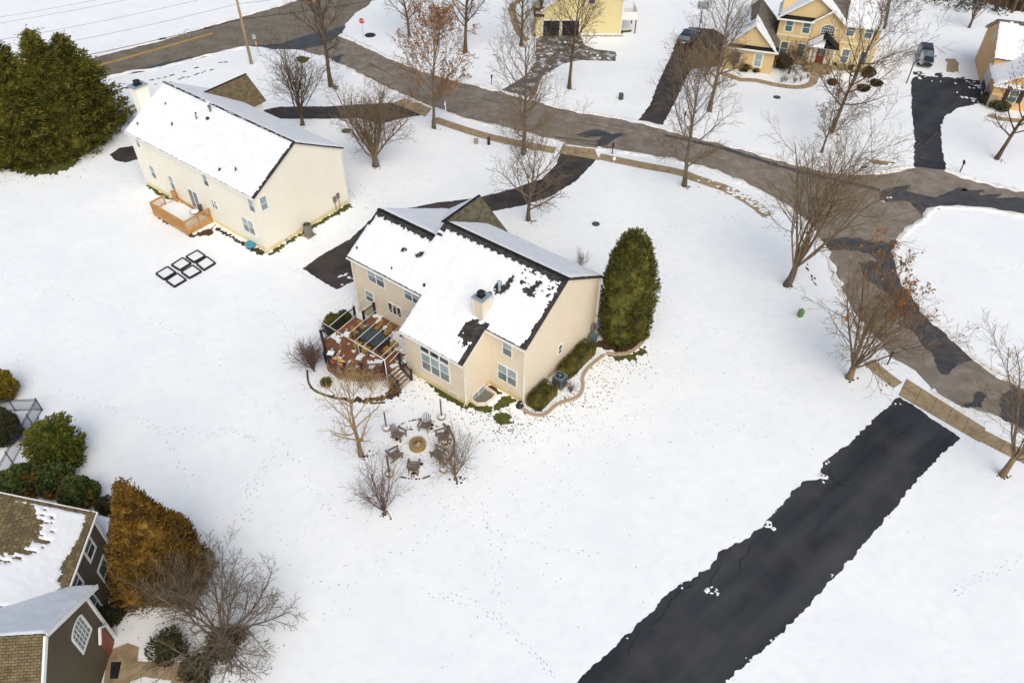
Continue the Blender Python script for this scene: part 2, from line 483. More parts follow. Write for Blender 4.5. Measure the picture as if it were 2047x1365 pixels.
for k, off in enumerate((-.16, .16)):
    P = [g(*p) for p in ((-500, 310), (0, 187), (217, 126), (320, 97), (424, 67))]
    mb = MB()
    for a, b in zip(P[:-1], P[1:]):
        t = (b - a).normalized(); n = Vector((-t.y, t.x, 0))
        c = [a + n * (off - .085), b + n * (off - .085), b + n * (off + .085), a + n * (off + .085)]
        mb.add([(q.x, q.y, .016) for q in c], [(0, 1, 2, 3)])
    tag(mb.build('centre_line_marking', MT['yellow_line']), kind='structure')
    P = [g(*p) for p in ((612, 8), (640, -2), (700, -25))]
    mb = MB()
    for a, b in zip(P[:-1], P[1:]):
        t = (b - a).normalized(); n = Vector((-t.y, t.x, 0))
        c = [a + n * (off - .085), b + n * (off - .085), b + n * (off + .085), a + n * (off + .085)]
        mb.add([(q.x, q.y, .016) for q in c], [(0, 1, 2, 3)])
    tag(mb.build('centre_line_marking', MT['yellow_line']), kind='structure')

# wet, darker strips where melt water runs over the street
WET = [
    [(1758, 383), (1800, 372), (1822, 369), (1812, 383), (1868, 395), (1912, 377), (1934, 374), (1920, 383), (1952, 380), (1968, 381), (1955, 390), (1990, 388), (2006, 388), (1992, 396), (2030, 394), (2150, 410), (2150, 452), (2047, 433), (1967, 419), (1880, 416), (1864, 424), (1846, 432), (1815, 402), (1760, 404)],
    [(1640, 478), (1700, 476), (1760, 484), (1778, 486), (1805, 470), (1794, 506), (1806, 560), (1852, 628), (1902, 680), (1946, 716), (1905, 738), (1884, 746), (1866, 712), (1832, 672), (1795, 648), (1812, 640), (1770, 585), (1735, 560), (1716, 525), (1750, 520), (1738, 508), (1690, 498), (1650, 500)],
    [(2020, 770), (2047, 782), (2180, 850), (2180, 930), (2047, 858), (2000, 838), (1998, 808)],
    [(1932, 812), (1950, 784), (1968, 790), (1962, 818)],
    [(500, 92), (560, 88), (610, 72), (655, 62), (690, 52), (684, 68), (640, 92), (600, 100), (545, 99)],
    [(235, 147), (300, 133), (370, 117), (428, 106), (428, 110), (310, 139), (250, 150)],
    [(1150, 270), (1190, 258), (1225, 268), (1245, 266), (1215, 290), (1190, 292), (1206, 272), (1170, 276)],
    [(1330, 268), (1440, 292), (1560, 330), (1650, 352), (1760, 378), (1757, 383), (1650, 358), (1560, 336), (1440, 298), (1330, 273)],
    [(660, 116), (690, 108), (678, 124), (668, 128)],
]
for i, w in enumerate(WET):
    sheet('wet_asphalt_patch', w, MT['wet'], .013 + .0005 * i, amp=.42 if i in (1, 2, 3) else .2, seed=20 + i, freq=1.1, step=.12)
# faint pale salt streaks along the lane
for i, (a, b) in enumerate((((880, 190), (1010, 222)), ((900, 205), (1000, 232)), ((700, 120), (800, 160)), ((1150, 240), (1300, 270)), ((1420, 310), (1540, 345)))):
    A, B = g(*a), g(*b)
    t = (B - A).normalized(); n = Vector((-t.y, t.x, 0))
    P = resample([A, B], .5); mb = MB()
    for k in range(len(P) - 1):
        w0 = .05 + .05 * abs(noise.noise(P[k] * .7)); w1 = .05 + .05 * abs(noise.noise(P[k + 1] * .7))
        if noise.noise(P[k] * .5 + Vector((9, 0, 0))) < -.15: continue
        q = [P[k] - n * w0, P[k + 1] - n * w1, P[k + 1] + n * w1, P[k] + n * w0]
        mb.add([(v.x, v.y, .0205) for v in q], [(0, 1, 2, 3)])
    tag(mb.build('salt_streak', MT['concrete']), kind='stuff')

LANE = [(700, 100), (780, 142), (870, 182), (960, 210), (1060, 238), (1160, 258), (1290, 282), (1420, 308), (1520, 345), (1600, 385), (1690, 440)]
LP_ = resample(catmull([g(*p) for p in LANE], 8), .5)
for i, (off, w_, mk, thr) in enumerate(((-2.9, .14, 'wet', .05), (-1.6, .10, 'concrete', .12), (-.5, .16, 'wet', .18), (.6, .09, 'concrete', .1), (1.5, .13, 'wet', .08), (2.6, .10, 'concrete', .12), (3.3, .12, 'wet', .1))):
    mb = MB()
    for k in range(1, len(LP_) - 2):
        q = []
        for j in (k, k + 1):
            t = (LP_[j + 1] - LP_[j - 1]).normalized(); n = Vector((-t.y, t.x, 0))
            c = LP_[j] + n * (off + .35 * noise.noise(LP_[j] * .05 + Vector((i * 9, 0, 0))))
            ww = max(.015, w_ * (.4 + noise.noise(LP_[j] * .4 + Vector((0, i * 5, 0)))))
            q += [c - n * ww, c + n * ww]
        if noise.noise(LP_[k] * .16 + Vector((i * 3, 7, 0))) < thr: continue
        mb.add([(v.x, v.y, .0215 + i * .0004) for v in q], [(0, 2, 3, 1)])
    if mb.f: tag(mb.build('tyre_streak', MT['lane_dark'] if mk == 'wet' else MT['lane_pale']), kind='stuff')
for i, (a, m_, b_) in enumerate((((1200, 292), (1222, 277), (1255, 268)), ((1193, 290), (1215, 280), (1240, 272)), ((1110, 274), (1160, 281), (1210, 285)))):
    P = resample(catmull([g(*a), g(*m_), g(*b_)], 8), .4); mb = MB()
    for k in range(len(P) - 1):
        t = (P[k + 1] - P[k]).normalized(); n = Vector((-t.y, t.x, 0)) * (.09 + .05 * noise.noise(P[k]))
        mb.add([(v.x, v.y, .026 + i * .0005) for v in (P[k] - n, P[k + 1] - n, P[k + 1] + n, P[k] + n)], [(0, 1, 2, 3)])
    tag(mb.build('tyre_streak', MT['wet']), kind='stuff')
DR = [
    ('driveway', [(1798, 792), (1750, 834), (1699, 885), (1645, 925), (1640, 945), (1655, 957), (1605, 962), (1560, 1010), (1520, 1055), (1480, 1085), (1440, 1100), (1425, 1125), (1395, 1150), (1340, 1178), (1300, 1225), (1250, 1270), (1215, 1305), (1170, 1345), (1060, 1460), (1330, 1480), (1445, 1366), (1540, 1287), (1620, 1205), (1700, 1118), (1790, 1015), (1840, 952), (1890, 900), (1922, 876)], 'drive', .28),
    ('driveway', [(1120, 306), (1111, 331), (1083, 358), (1021, 379), (953, 396), (880, 404), (811, 417), (740, 440), (700, 478), (650, 505), (605, 537), (640, 560), (672, 579), (712, 560), (760, 520), (900, 460), (984, 423), (1049, 410), (1101, 393), (1152, 362), (1187, 324), (1195, 318)], 'drive_brown', .12),
    ('driveway', [(784, 206), (720, 209), (660, 213), (560, 214), (500, 225), (330, 280), (240, 296), (218, 310), (230, 321), (252, 325), (300, 312), (420, 270), (552, 238), (660, 238), (718, 237), (763, 248), (800, 238), (845, 230)], 'drive_brown', .12),
    ('driveway', [(997, 184), (1010, 176), (1050, 152), (1070, 124), (1071, 79), (1087, 70), (1160, 70), (1168, 90), (1190, 99), (1231, 104), (1231, 123), (1160, 121), (1125, 128), (1083, 155), (1070, 190), (1063, 200)], 'icy_drive', .16),
    ('driveway', [(1274, 244), (1298, 212), (1318, 160), (1340, 115), (1355, 75), (1378, 55), (1425, 58), (1455, 75), (1452, 132), (1384, 138), (1376, 148), (1352, 200), (1325, 250)], 'drive_brown', .16),
    ('driveway', [(1826, 334), (1829, 282), (1822, 220), (1822, 158), (1836, 151), (1870, 154), (1915, 156), (1960, 162), (1962, 206), (1912, 217), (1888, 234), (1881, 255), (1884, 303), (1892, 340)], 'drive', .22),
]
for i, (nm, px, mk, a) in enumerate(DR):
    sheet(nm, px, MT[mk], .0055 + .0006 * i, amp=a * (.55 if i == 0 else .8), seed=40 + i, step=.12, freq=1.9)
sheet('cleared_gravel_patch', [(1891, 118), (1912, 118), (1917, 132), (1917, 146), (1892, 144), (1893, 132)], MT['concrete'], .006, amp=.25, seed=60)
for i, (px, py, r) in enumerate(((1834, 147, 1.0), (1842, 149, .7), (1876, 149, .9), (1880, 153, .6), (1925, 156, .5))):
    sheet('cleared_gravel_patch', [(px - 8 * r, py - 3 * r), (px + 8 * r, py - 3 * r), (px + 9 * r, py + 3 * r), (px - 7 * r, py + 3 * r)], MT['drive'], .010 + i * .0005, amp=.2, seed=61 + i)
for i, cr in enumerate(([(1500, 1095), (1490, 1112), (1478, 1120), (1482, 1140)], [(1385, 1168), (1350, 1190), (1325, 1230), (1300, 1250)], [(1280, 1262), (1262, 1290), (1255, 1312)], [(1655, 935), (1668, 960), (1700, 975)], [(1440, 1130), (1420, 1160), (1425, 1180)])):
    P = resample(catmull([g(*p) for p in cr], 6), .12); mb = MB()
    for k in range(len(P) - 1):
        t = (P[k + 1] - P[k]).normalized(); n = Vector((-t.y, t.x, 0))
        o0, o1 = [.10 * noise.noise(P[q] * 2.5 + Vector((i * 4, 0, 0))) for q in (k, k + 1)]
        w0 = .018 + .014 * abs(noise.noise(P[k] * 5))
        mb.add([(v.x, v.y, .019 + i * .0004) for v in (P[k] + n * (o0 - w0), P[k + 1] + n * (o1 - w0), P[k + 1] + n * (o1 + w0), P[k] + n * (o0 + w0))], [(0, 1, 2, 3)])
    tag(mb.build('asphalt_crack', MT['garage_dark']), kind='stuff')
# left-over snow lying on the drives
def snow_scraps(name, centres, seed, z=.02):
    rnd = random.Random(seed)
    mb = MB()
    for px, py, sp, n, s in centres:
        c = g(px, py)
        for k in range(n):
            x, y = c.x + rnd.gauss(0, sp), c.y + rnd.gauss(0, sp)
            r = s * rnd.uniform(.4, 1.2)
            e = rnd.uniform(.4, 1); a0 = rnd.uniform(0, pi)
            ring = []
            m = 9
            for j in range(m):
                t = 2 * pi * j / m
                rr = r * rnd.uniform(.55, 1.15)
                dx, dy = rr * cos(t), rr * sin(t) * e
                ring.append((x + dx * cos(a0) - dy * sin(a0), y + dx * sin(a0) + dy * cos(a0), z))
            top = [(x + (q[0] - x) * .6, y + (q[1] - y) * .6, z + .05) for q in ring]
            mb.add(ring + top, [(j, (j + 1) % m, m + (j + 1) % m, m + j) for j in range(m)] + [tuple(range(m, 2 * m))])
    o = mb.build(name, MT['roof_snow'], smooth=True)
    return tag(o, kind='stuff')
snow_scraps('snow_scrap', [(1640, 955, .25, 8, .22), (1541, 1052, .2, 7, .2), (1424, 1185, .3, 8, .18), (700, 560, .5, 10, .3), (1762, 400, .2, 2, .2), (1778, 396, .2, 2, .2), (1950, 172, .5, 12, .3), (1935, 200, .8, 10, .3), (1850, 150, 1.0, 12, .3), (1900, 152, 1.2, 12, .3), (1080, 135, 1.6, 14, .35), (1110, 100, 1.6, 10, .4), (1190, 110, 1.4, 10, .3)], 7)

_e = []
for A_, B_ in (((1798, 797), (1645, 925)), ((1605, 962), (1440, 1100)), ((1440, 1102), (1170, 1345)), ((1922, 878), (1790, 1016)), ((1790, 1016), (1540, 1288)), ((1540, 1288), (1440, 1370))):
    for k in range(9):
        t = (k + .5) / 9
        _e.append((A_[0] + (B_[0] - A_[0]) * t, A_[1] + (B_[1] - A_[1]) * t, .15, 2, .12))
snow_scraps('edge_slush', _e[::4], 23, z=.008)
# snow banks pushed up along the kerbs
def bank(name, pxs, w=.45, h=.13, seed=0, side=0.0):
    P = resample(catmull([g(*p) for p in pxs], 6), .28)
    rows = []
    for i, p in enumerate(P):
        t = (P[min(i + 1, len(P) - 1)] - P[max(i - 1, 0)])
        t.normalize()
        n = Vector((t.y, -t.x, 0))
        q = Vector((p.x * .7 + seed * 5, p.y * .7, seed))
        ww = w * (.7 + .7 * noise.noise(q * 1.3))
        hh = h * max(.12, .55 + .9 * noise.noise(q * .9 + Vector((4, 0, 0))))
        off = side + .16 * noise.noise(q * 1.7 + Vector((0, 8, 0)))
        row = []
        for s, z in ((-1, -.01), (-.72, .55), (-.25, 1), (.3, .8), (.75, .4), (1.1, -.01)):
            d = off + s * ww + .06 * noise.noise(q * 5 + Vector((s * 3, 0, 0)))
            zz = (z * hh + .03 * noise.noise(q * 6 + Vector((0, s * 4, 0)))) if z > 0 else -.01
            row.append((p.x + n.x * d, p.y + n.y * d, zz))
        rows.append(row)
    mb = MB()
    m = len(rows[0])
    V = [v for r in rows for v in r]
    F = [(i * m + k, (i + 1) * m + k, (i + 1) * m + k + 1, i * m + k + 1) for i in range(len(rows) - 1) for k in range(m - 1)]
    mb.add(V, F)
    o = mb.build(name, MT['bank_snow'], smooth=True)
    return tag(o, kind='stuff')
banks = [FAR[:6], FAR[5:16], FAR[16:], ISLAND, NEAR[7:18], NEAR[1:5], NEAR[18:28], ROAD_UP[:7], ROAD_LO[9:]]
for i, b in enumerate(banks):
    bank('snow_bank', b, w=.5 if i < 9 else (.16 if i < 11 else .34), h=.20 if i < 9 else (.05 if i < 11 else .08), seed=i + 1)

# ---- concrete pavement slabs
def slab_piece(parent, quad, z=.02, gap=.02, name='slab'):
    c = sum((Vector(q) for q in quad), Vector()) / 4
    Q = [Vector(q) + (c - Vector(q)).normalized() * gap for q in quad]
    n = len(Q)
    mb = MB()
    dz = random.Random(c.x * 13 + c.y).uniform(0, .008)
    mb.add([(q.x, q.y, 0.0) for q in Q] + [(q.x, q.y, z + dz) for q in Q], [(4, 5, 6, 7), (0, 1, 5, 4), (1, 2, 6, 5), (2, 3, 7, 6), (3, 0, 4, 7)])
    return mb.build(name, MT['concrete'], parent, tri=True)

def strip(name, pxs, width=1.3, step=1.5, z=.022, base=.012):
    P = resample(catmull([g(*p) for p in pxs], 6), .1)
    rows, acc = [0], 0
    for i in range(1, len(P)):
        acc += (P[i] - P[i - 1]).length
        if acc >= step:
            rows.append(i); acc = 0
    L, R = [], []
    for i in rows:
        t = P[min(i + 1, len(P) - 1)] - P[max(i - 1, 0)]
        t.normalize()
        n = Vector((-t.y, t.x, 0))
        L.append(P[i] + n * width / 2); R.append(P[i] - n * width / 2)
    mb = MB()
    k = len(L)
    mb.add([(v.x, v.y, base) for v in L + R], [(i + k, i + 1 + k, i + 1, i) for i in range(k - 1)])
    o = mb.build(name, MT['joint'])
    tag(o, kind='structure')
    for i in range(k - 1):
        slab_piece(o, (R[i], R[i + 1], L[i + 1], L[i]), z=z)
    return o

def apron(name, A, B, C, D, nu, nv):
    A, B, C, D = [g(*p) for p in (A, B, C, D)]
    mb = MB()
    mb.add([(v.x, v.y, .013) for v in (A, B, C, D)], [(0, 1, 2, 3)])
    o = mb.build(name, MT['joint'])
    tag(o, kind='structure')
    def bl(s, t): return A.lerp(D, s).lerp(B.lerp(C, s), t)
    for i in range(nu):
        for j in range(nv):
            slab_piece(o, (bl(i / nu, j / nv), bl((i + 1) / nu, j / nv), bl((i + 1) / nu, (j + 1) / nv), bl(i / nu, (j + 1) / nv)), z=.024)
    return o
apron('driveway_apron', (1796, 790), (1812, 757), (1970, 856), (1958, 884), 5, 2)
apron('driveway_apron', (1119, 307), (1124, 291), (1189, 298), (1198, 321), 5, 2)
apron('driveway_apron', (785, 206), (812, 196), (866, 214), (850, 234), 4, 2)
strip('sidewalk', [(868, 239), (906, 252), (970, 272), (1045, 289), (1120, 303)])
strip('sidewalk', [(1198, 313), (1280, 330), (1360, 345), (1398, 360), (1450, 377), (1502, 405), (1536, 432)])
strip('sidewalk', [(1736, 722), (1765, 748), (1806, 778)], width=1.1, step=1.4)
strip('sidewalk', [(1960, 869), (2047, 913), (2200, 985)])
strip('garden_path', [(1440, 146), (1462, 153), (1480, 160), (1510, 161), (1550, 170), (1590, 175), (1612, 172), (1624, 166), (1628, 152)], width=1.0, step=.9)
strip('garden_path', [(1043, 0), (1024, 14), (1031, 50), (1045, 75), (1066, 86)], width=1.0, step=1.2)
strip('garden_path', [(1975, 230), (2000, 238), (2050, 243)], width=1.0, step=1.2)
# patio in front of the brown house
sheet('paved_patio', [(215, 1300), (255, 1285), (280, 1292), (275, 1322), (330, 1318), (400, 1330), (420, 1380), (200, 1420)], MT['concrete'], .008, amp=.06, seed=70)
sheet('snow_covered_bed', [(262, 1362), (290, 1354), (345, 1358), (345, 1390), (258, 1390)], MT['roof_snow'], .014, amp=.08, seed=71)
sheet('door_mat', [(222, 1323), (243, 1322), (236, 1356), (220, 1356)], MT['black'], .016, kind='structure', amp=.0, seed=72)

snow_scraps('snow_crust', [(1470 + 9 * k, 384 + 5.2 * k, .35, 7, .32) for k in range(9)] + [(1410 + 8 * k, 361 + 2.5 * k, .5, 2, .2) for k in range(6)], 17, z=.03)
# ---- turf and mulch where the snow has melted
TURF = [
    ([(838, 735), (860, 755), (890, 775), (915, 796), (938, 806), (952, 800), (948, 812), (930, 818), (905, 805), (870, 782), (840, 752)], 'turf', .12),
    ([(985, 812), (1000, 792), (1015, 790), (1030, 800), (1012, 815), (990, 822)], 'turf', .2),
    ([(990, 830), (1005, 822), (1022, 828), (1020, 845), (1000, 850), (988, 842)], 'turf', .15),
    ([(942, 812), (962, 808), (985, 815), (978, 825), (950, 822)], 'turf', .25),
    ([(1215, 708), (1240, 712), (1270, 704), (1290, 690), (1288, 705), (1265, 718), (1235, 722)], 'turf', .2),
    ([(297, 366), (320, 383), (345, 398), (342, 402), (315, 388), (292, 372)], 'turf', .12),
    ([(432, 454), (470, 475), (510, 495), (536, 503), (522, 512), (495, 497), (455, 473), (430, 460)], 'mulch', .12),
    ([(536, 506), (560, 492), (605, 463), (640, 442), (690, 411), (697, 408), (704, 415), (660, 438), (600, 474), (560, 498), (540, 512)], 'turf', .15),
    ([(320, 430), (388, 470), (430, 450), (424, 470), (384, 474), (316, 436)], 'mulch', .12),
    ([(0, 322), (30, 345), (70, 352), (110, 348), (145, 335), (165, 310), (190, 292), (215, 288), (190, 260), (100, 250), (0, 280)], 'turf', .3),
    ([(1080, 738), (1120, 715), (1175, 685), (1200, 690), (1160, 712), (1110, 745)], 'mulch', .12),
    ([(985, 765), (1003, 785), (990, 792), (975, 772)], 'mulch', .08),
    ([(1190, 690), (1235, 706), (1275, 695), (1292, 670), (1295, 640), (1240, 640)], 'mulch', .12),
    ([(655, 790), (700, 805), (760, 802), (800, 790), (805, 775), (785, 760), (770, 790), (700, 798)], 'mulch', .12),
    ([(135, 900), (165, 905), (172, 918), (155, 938), (135, 930)], 'mulch', .15),
    ([(1239, 70), (1100, 73), (1160, 74), (1245, 73)], 'turf', .1),
    ([(1240, 62), (1262, 60), (1262, 64), (1240, 68)], 'turf', .1),
    ([(235, 1150), (225, 1200), (205, 1240), (250, 1230), (262, 1180)], 'mulch', .3),
    ([(1760, -40), (1900, -20), (1990, 10), (2060, 30), (2200, 40), (2200, -160), (1760, -120)], 'mulch', .8),
]
for i, (px, mk, a) in enumerate(TURF):
    sheet('bare_turf' if mk == 'turf' else 'mulch_bed', px, MT[mk], .005 + .0004 * i, amp=(a * 1.7 + .08) if i not in (1, 2, 3) else .24, seed=80 + i, kind='stuff', step=.07, freq=3.2 if i not in (1, 2, 3) else 3.0)

def specks(name, m, clusters, seed, smin=.03, smax=.10, z=.0035):
    rnd = random.Random(seed)
    mb = MB()
    for c in clusters:
        (px, py), sx, sy, n = c[:4]
        o = g(px, py)
        for k in range(n):
            x, y = o.x + rnd.gauss(0, sx), o.y + rnd.gauss(0, sy)
            r = rnd.uniform(smin, smax)
            e = rnd.uniform(.4, 1); a0 = rnd.uniform(0, pi)
            m_ = 6
            ring = []
            for j in range(m_):
                t = 2 * pi * j / m_
                rr = r * rnd.uniform(.6, 1.2)
                dx, dy = rr * cos(t), rr * e * sin(t)
                ring.append((x + dx * cos(a0) - dy * sin(a0), y + dx * sin(a0) + dy * cos(a0), z))
            mb.add(ring, [tuple(range(m_))])
    return tag(mb.build(name, m), kind='stuff')
specks('exposed_turf', MT['turf'], [((970, 822), 1.0, .5, 130), ((1005, 845), 1.2, .9, 170), ((1195, 765), 1.0, 1.3, 130), ((1150, 800), 1.3, .6, 110), ((1100, 835), 1.6, .6, 90), ((1235, 725), 1.6, .7, 110), ((860, 760), .9, .5, 40), ((820, 790), 1.2, .8, 60), ((1020, 860), 1.5, .7, 70), ((690, 405), 1.6, 1.4, 40), ((30, 350), 3.0, 1.2, 130), ((240, 1190), .9, 1.0, 120), ((290, 1180), 1.1, .9, 120), ((430, 1290), 1.6, 1.5, 100)], 3, .03, .085)
specks('exposed_turf', MT['speck'], [((1230, 790), 2.6, 2.2, 130), ((1150, 850), 3.0, 1.6, 80), ((1320, 690), 2.6, 4.0, 90), ((1280, 560), 2.5, 5.0, 120), ((1060, 480), 3.5, 5.0, 90), ((900, 960), 3.0, 1.6, 120), ((830, 800), 2.5, 1.2, 90), ((690, 440), 3.5, 3.0, 60), ((1620, 930), 4.0, 5.0, 60), ((960, 1100), 6.0, 4.0, 60), ((1100, 960), 5.0, 3.5, 90), ((560, 980), 6.0, 4.0, 40), ((700, 330), 4.0, 5.0, 50), ((1660, 160), 5.0, 3.0, 110), ((600, 60), 5.0, 3.0, 30), ((940, 240), 3.0, 2.0, 30)], 4, .02, .05)

specks('trunk_litter', MT['mulch'], [((x + 4, y + 2), .28, .2, 16) for x, y in ((662, 173), (605, 250), (753, 334), (867, 256), (1046, 308), (1058, 441), (1138, 177), (930, 105), (818, 73), (1042, 92), (1418, 222), (1370, 372), (1575, 572), (1663, 265), (1643, 306), (1699, 757), (2005, 951), (1993, 319), (724, 911), (911, 958), (771, 1026), (455, 1284))], 31, .04, .13, z=.0045)
def trail(mb, pxs, rnd, step=.55, spread=.13, s=.06, z=.0032, drop=.15):
    P = resample(catmull([g(*p) for p in pxs], 8), step)
    for i in range(len(P) - 1):
        if rnd.random() < drop: continue
        t = (P[i + 1] - P[i]).normalized()
        n = Vector((-t.y, t.x, 0)) * ((1 if i % 2 else -1) * spread)
        c = P[i] + n + Vector((rnd.gauss(0, .07), rnd.gauss(0, .07), 0))
        r = s * rnd.uniform(.6, 1.1)
        q = [c + t * (r * 1.6 * cos(2 * pi * k / 7)) + Vector((-t.y, t.x, 0)) * (r * .75 * sin(2 * pi * k / 7)) for k in range(7)]
        mb.add([(v.x, v.y, z) for v in q], [tuple(range(7))])
TR = [[(34, 360), (36, 420), (20, 490), (0, 560)], [(0, 566), (120, 590), (230, 615), (330, 655), (400, 700)], [(33, 720), (45, 760), (110, 780), (200, 808), (260, 828), (300, 848), (335, 885), (360, 930), (410, 1000)],
      [(545, 890), (520, 940), (500, 980), (485, 1040)], [(300, 850), (380, 862), (470, 860), (500, 880)], [(560, 880), (640, 1000), (700, 1040)], [(760, 960), (860, 1000), (980, 1060), (1090, 1090), (1200, 1110)],
      [(860, 1180), (950, 1210), (1060, 1300), (1100, 1350)], [(640, 1240), (740, 1130), (850, 1080), (900, 1010)], [(560, 1060), (600, 1150), (720, 1170)], [(930, 870), (1020, 890), (1100, 860), (1200, 820)],
      [(850, 985), (930, 965), (1000, 930), (1080, 900)], [(1240, 760), (1300, 730), (1400, 740), (1520, 760), (1600, 800)], [(1310, 480), (1330, 560), (1300, 640), (1330, 740), (1440, 860)], [(1290, 460), (1360, 450), (1430, 430), (1500, 450)],
      [(1840, 560), (1900, 560), (1980, 540), (2047, 530)], [(1900, 1180), (1960, 1150), (2047, 1110)], [(1120, 70), (1300, 60), (1330, 30)], [(960, 520), (1100, 440), (1200, 430)], [(700, 640), (640, 560), (560, 530)],
      [(600, 840), (500, 800), (420, 700)], [(960, 1000), (980, 1100), (1000, 1250)], [(540, 620), (600, 700), (620, 800), (700, 850)], [(880, 1330), (990, 1190), (1010, 1060)]]
_r = random.Random(11)
for t in TR:
    mb = MB()
    trail(mb, t, _r)
    if _r.random() < .4: trail(mb, [(x + 9, y + 6) for x, y in t], _r)
    tag(mb.build('footprint_trail', MT['print']), kind='stuff')
mb = MB()
for t in ([(1400, 372), (1450, 386), (1502, 408), (1536, 436), (1571, 470), (1600, 508)], [(1405, 366), (1455, 380), (1508, 402), (1542, 431)]):
    trail(mb, t, _r, step=.3, spread=.22, s=.09, z=.006, drop=.3)
trail(mb, [(1600, 505), (1618, 545), (1630, 570)], _r, step=.25, spread=.1, s=.13, z=.0065)
for t in ([(230, 170), (330, 155), (430, 127), (500, 122)], [(240, 178), (340, 163), (440, 134)], [(690, 135), (760, 170), (800, 188)]):
    trail(mb, t, _r, step=.45, spread=.1, s=.22, z=.007, drop=.3)
tag(mb.build('melted_pavement_gap', MT['mulch']), kind='stuff')
# ------------------------------------------------------------------ vegetation
def _rot(d, ang, az):
    a = Vector((0, 0, 1)) if abs(d.z) < .9 else Vector((1, 0, 0))
    x = d.cross(a).normalized()
    y = d.cross(x)
    return (d * cos(ang) + (x * cos(az) + y * sin(az)) * sin(ang)).normalized()

class Tree:
    def __init__(s, seed, leaf=0.0, leafsize=.16, leafzone=None, minr=.011):
        s.r = random.Random(seed)
        s.trunk, s.br, s.lf = MB(), MB(), MB()
        s.leaf, s.ls, s.zone, s.minr = leaf, leafsize, leafzone, minr
        s.n = 0
        s.t0, s.cr = .22, .5
    def limb(s, p, d, L, r, lvl, maxl, up=.10, wig=.13, dens=1.0, spread=1.0, into=None):
        rnd = s.r
        nseg = 5 if lvl <= 1 else (4 if lvl == 2 else 2)
        pts, rads, dirs = [p.copy()], [r], [d.copy()]
        for i in range(nseg):
            d = (d + Vector((rnd.gauss(0, wig), rnd.gauss(0, wig), rnd.gauss(0, wig) + up * (1 if lvl < 3 else .5)))).normalized()
            p = p + d * (L / nseg)
            pts.append(p.copy()); dirs.append(d.copy())
            rads.append(max(s.minr * .55, r * (1 - .72 * (i + 1) / nseg)))
        (into or s.br).tube(pts, rads, 7 if lvl == 0 else (5 if lvl == 1 else (4 if lvl == 2 else 3)), cap=False)
        s.n += 1
        if s.leaf and lvl >= maxl - 1:
            k = s.leaf
            if s.zone: k *= s.zone(pts[-1])
            for j in range(int(k + rnd.random())):
                q = pts[-1].lerp(pts[-2], rnd.random()) + Vector((rnd.gauss(0, .06), rnd.gauss(0, .06), rnd.gauss(0, .06)))
                a = Vector((rnd.gauss(0, 1), rnd.gauss(0, 1), rnd.gauss(0, 1))).normalized()
                b = a.cross(Vector((rnd.gauss(0, 1), rnd.gauss(0, 1), rnd.gauss(0, 1)))).normalized()
                z = s.ls * rnd.uniform(.6, 1.2)
                s.lf.add([tuple(q), tuple(q + a * z * .5 + b * z * .35), tuple(q + a * z), tuple(q + a * z * .5 - b * z * .35)], [(0, 1, 2, 3)])
        if lvl >= maxl: return
        cnt = {1: 9, 2: 6, 3: 3.4}.get(lvl, 3) * dens
        n = int(cnt + rnd.random())
        az = rnd.uniform(0, 6.28)
        for k in range(n):
            t0 = s.t0 if lvl == 1 else .22
            t = t0 + (.98 - t0) * (k + rnd.random() * .8) / n
            x = t * nseg
            i = min(nseg - 1, int(x))
            q = pts[i].lerp(pts[i + 1], x - i)
            az += 2.4 + rnd.gauss(0, .4)
            c = _rot(dirs[i + 1], radians(rnd.uniform(26, 52)) * spread, az)
            s.limb(q, c, L * rnd.uniform(.38, .62) * (1.05 - .5 * t), max(s.minr, rads[i] * (s.cr if lvl == 1 else .5)), lvl + 1, maxl, up, wig, dens, spread)

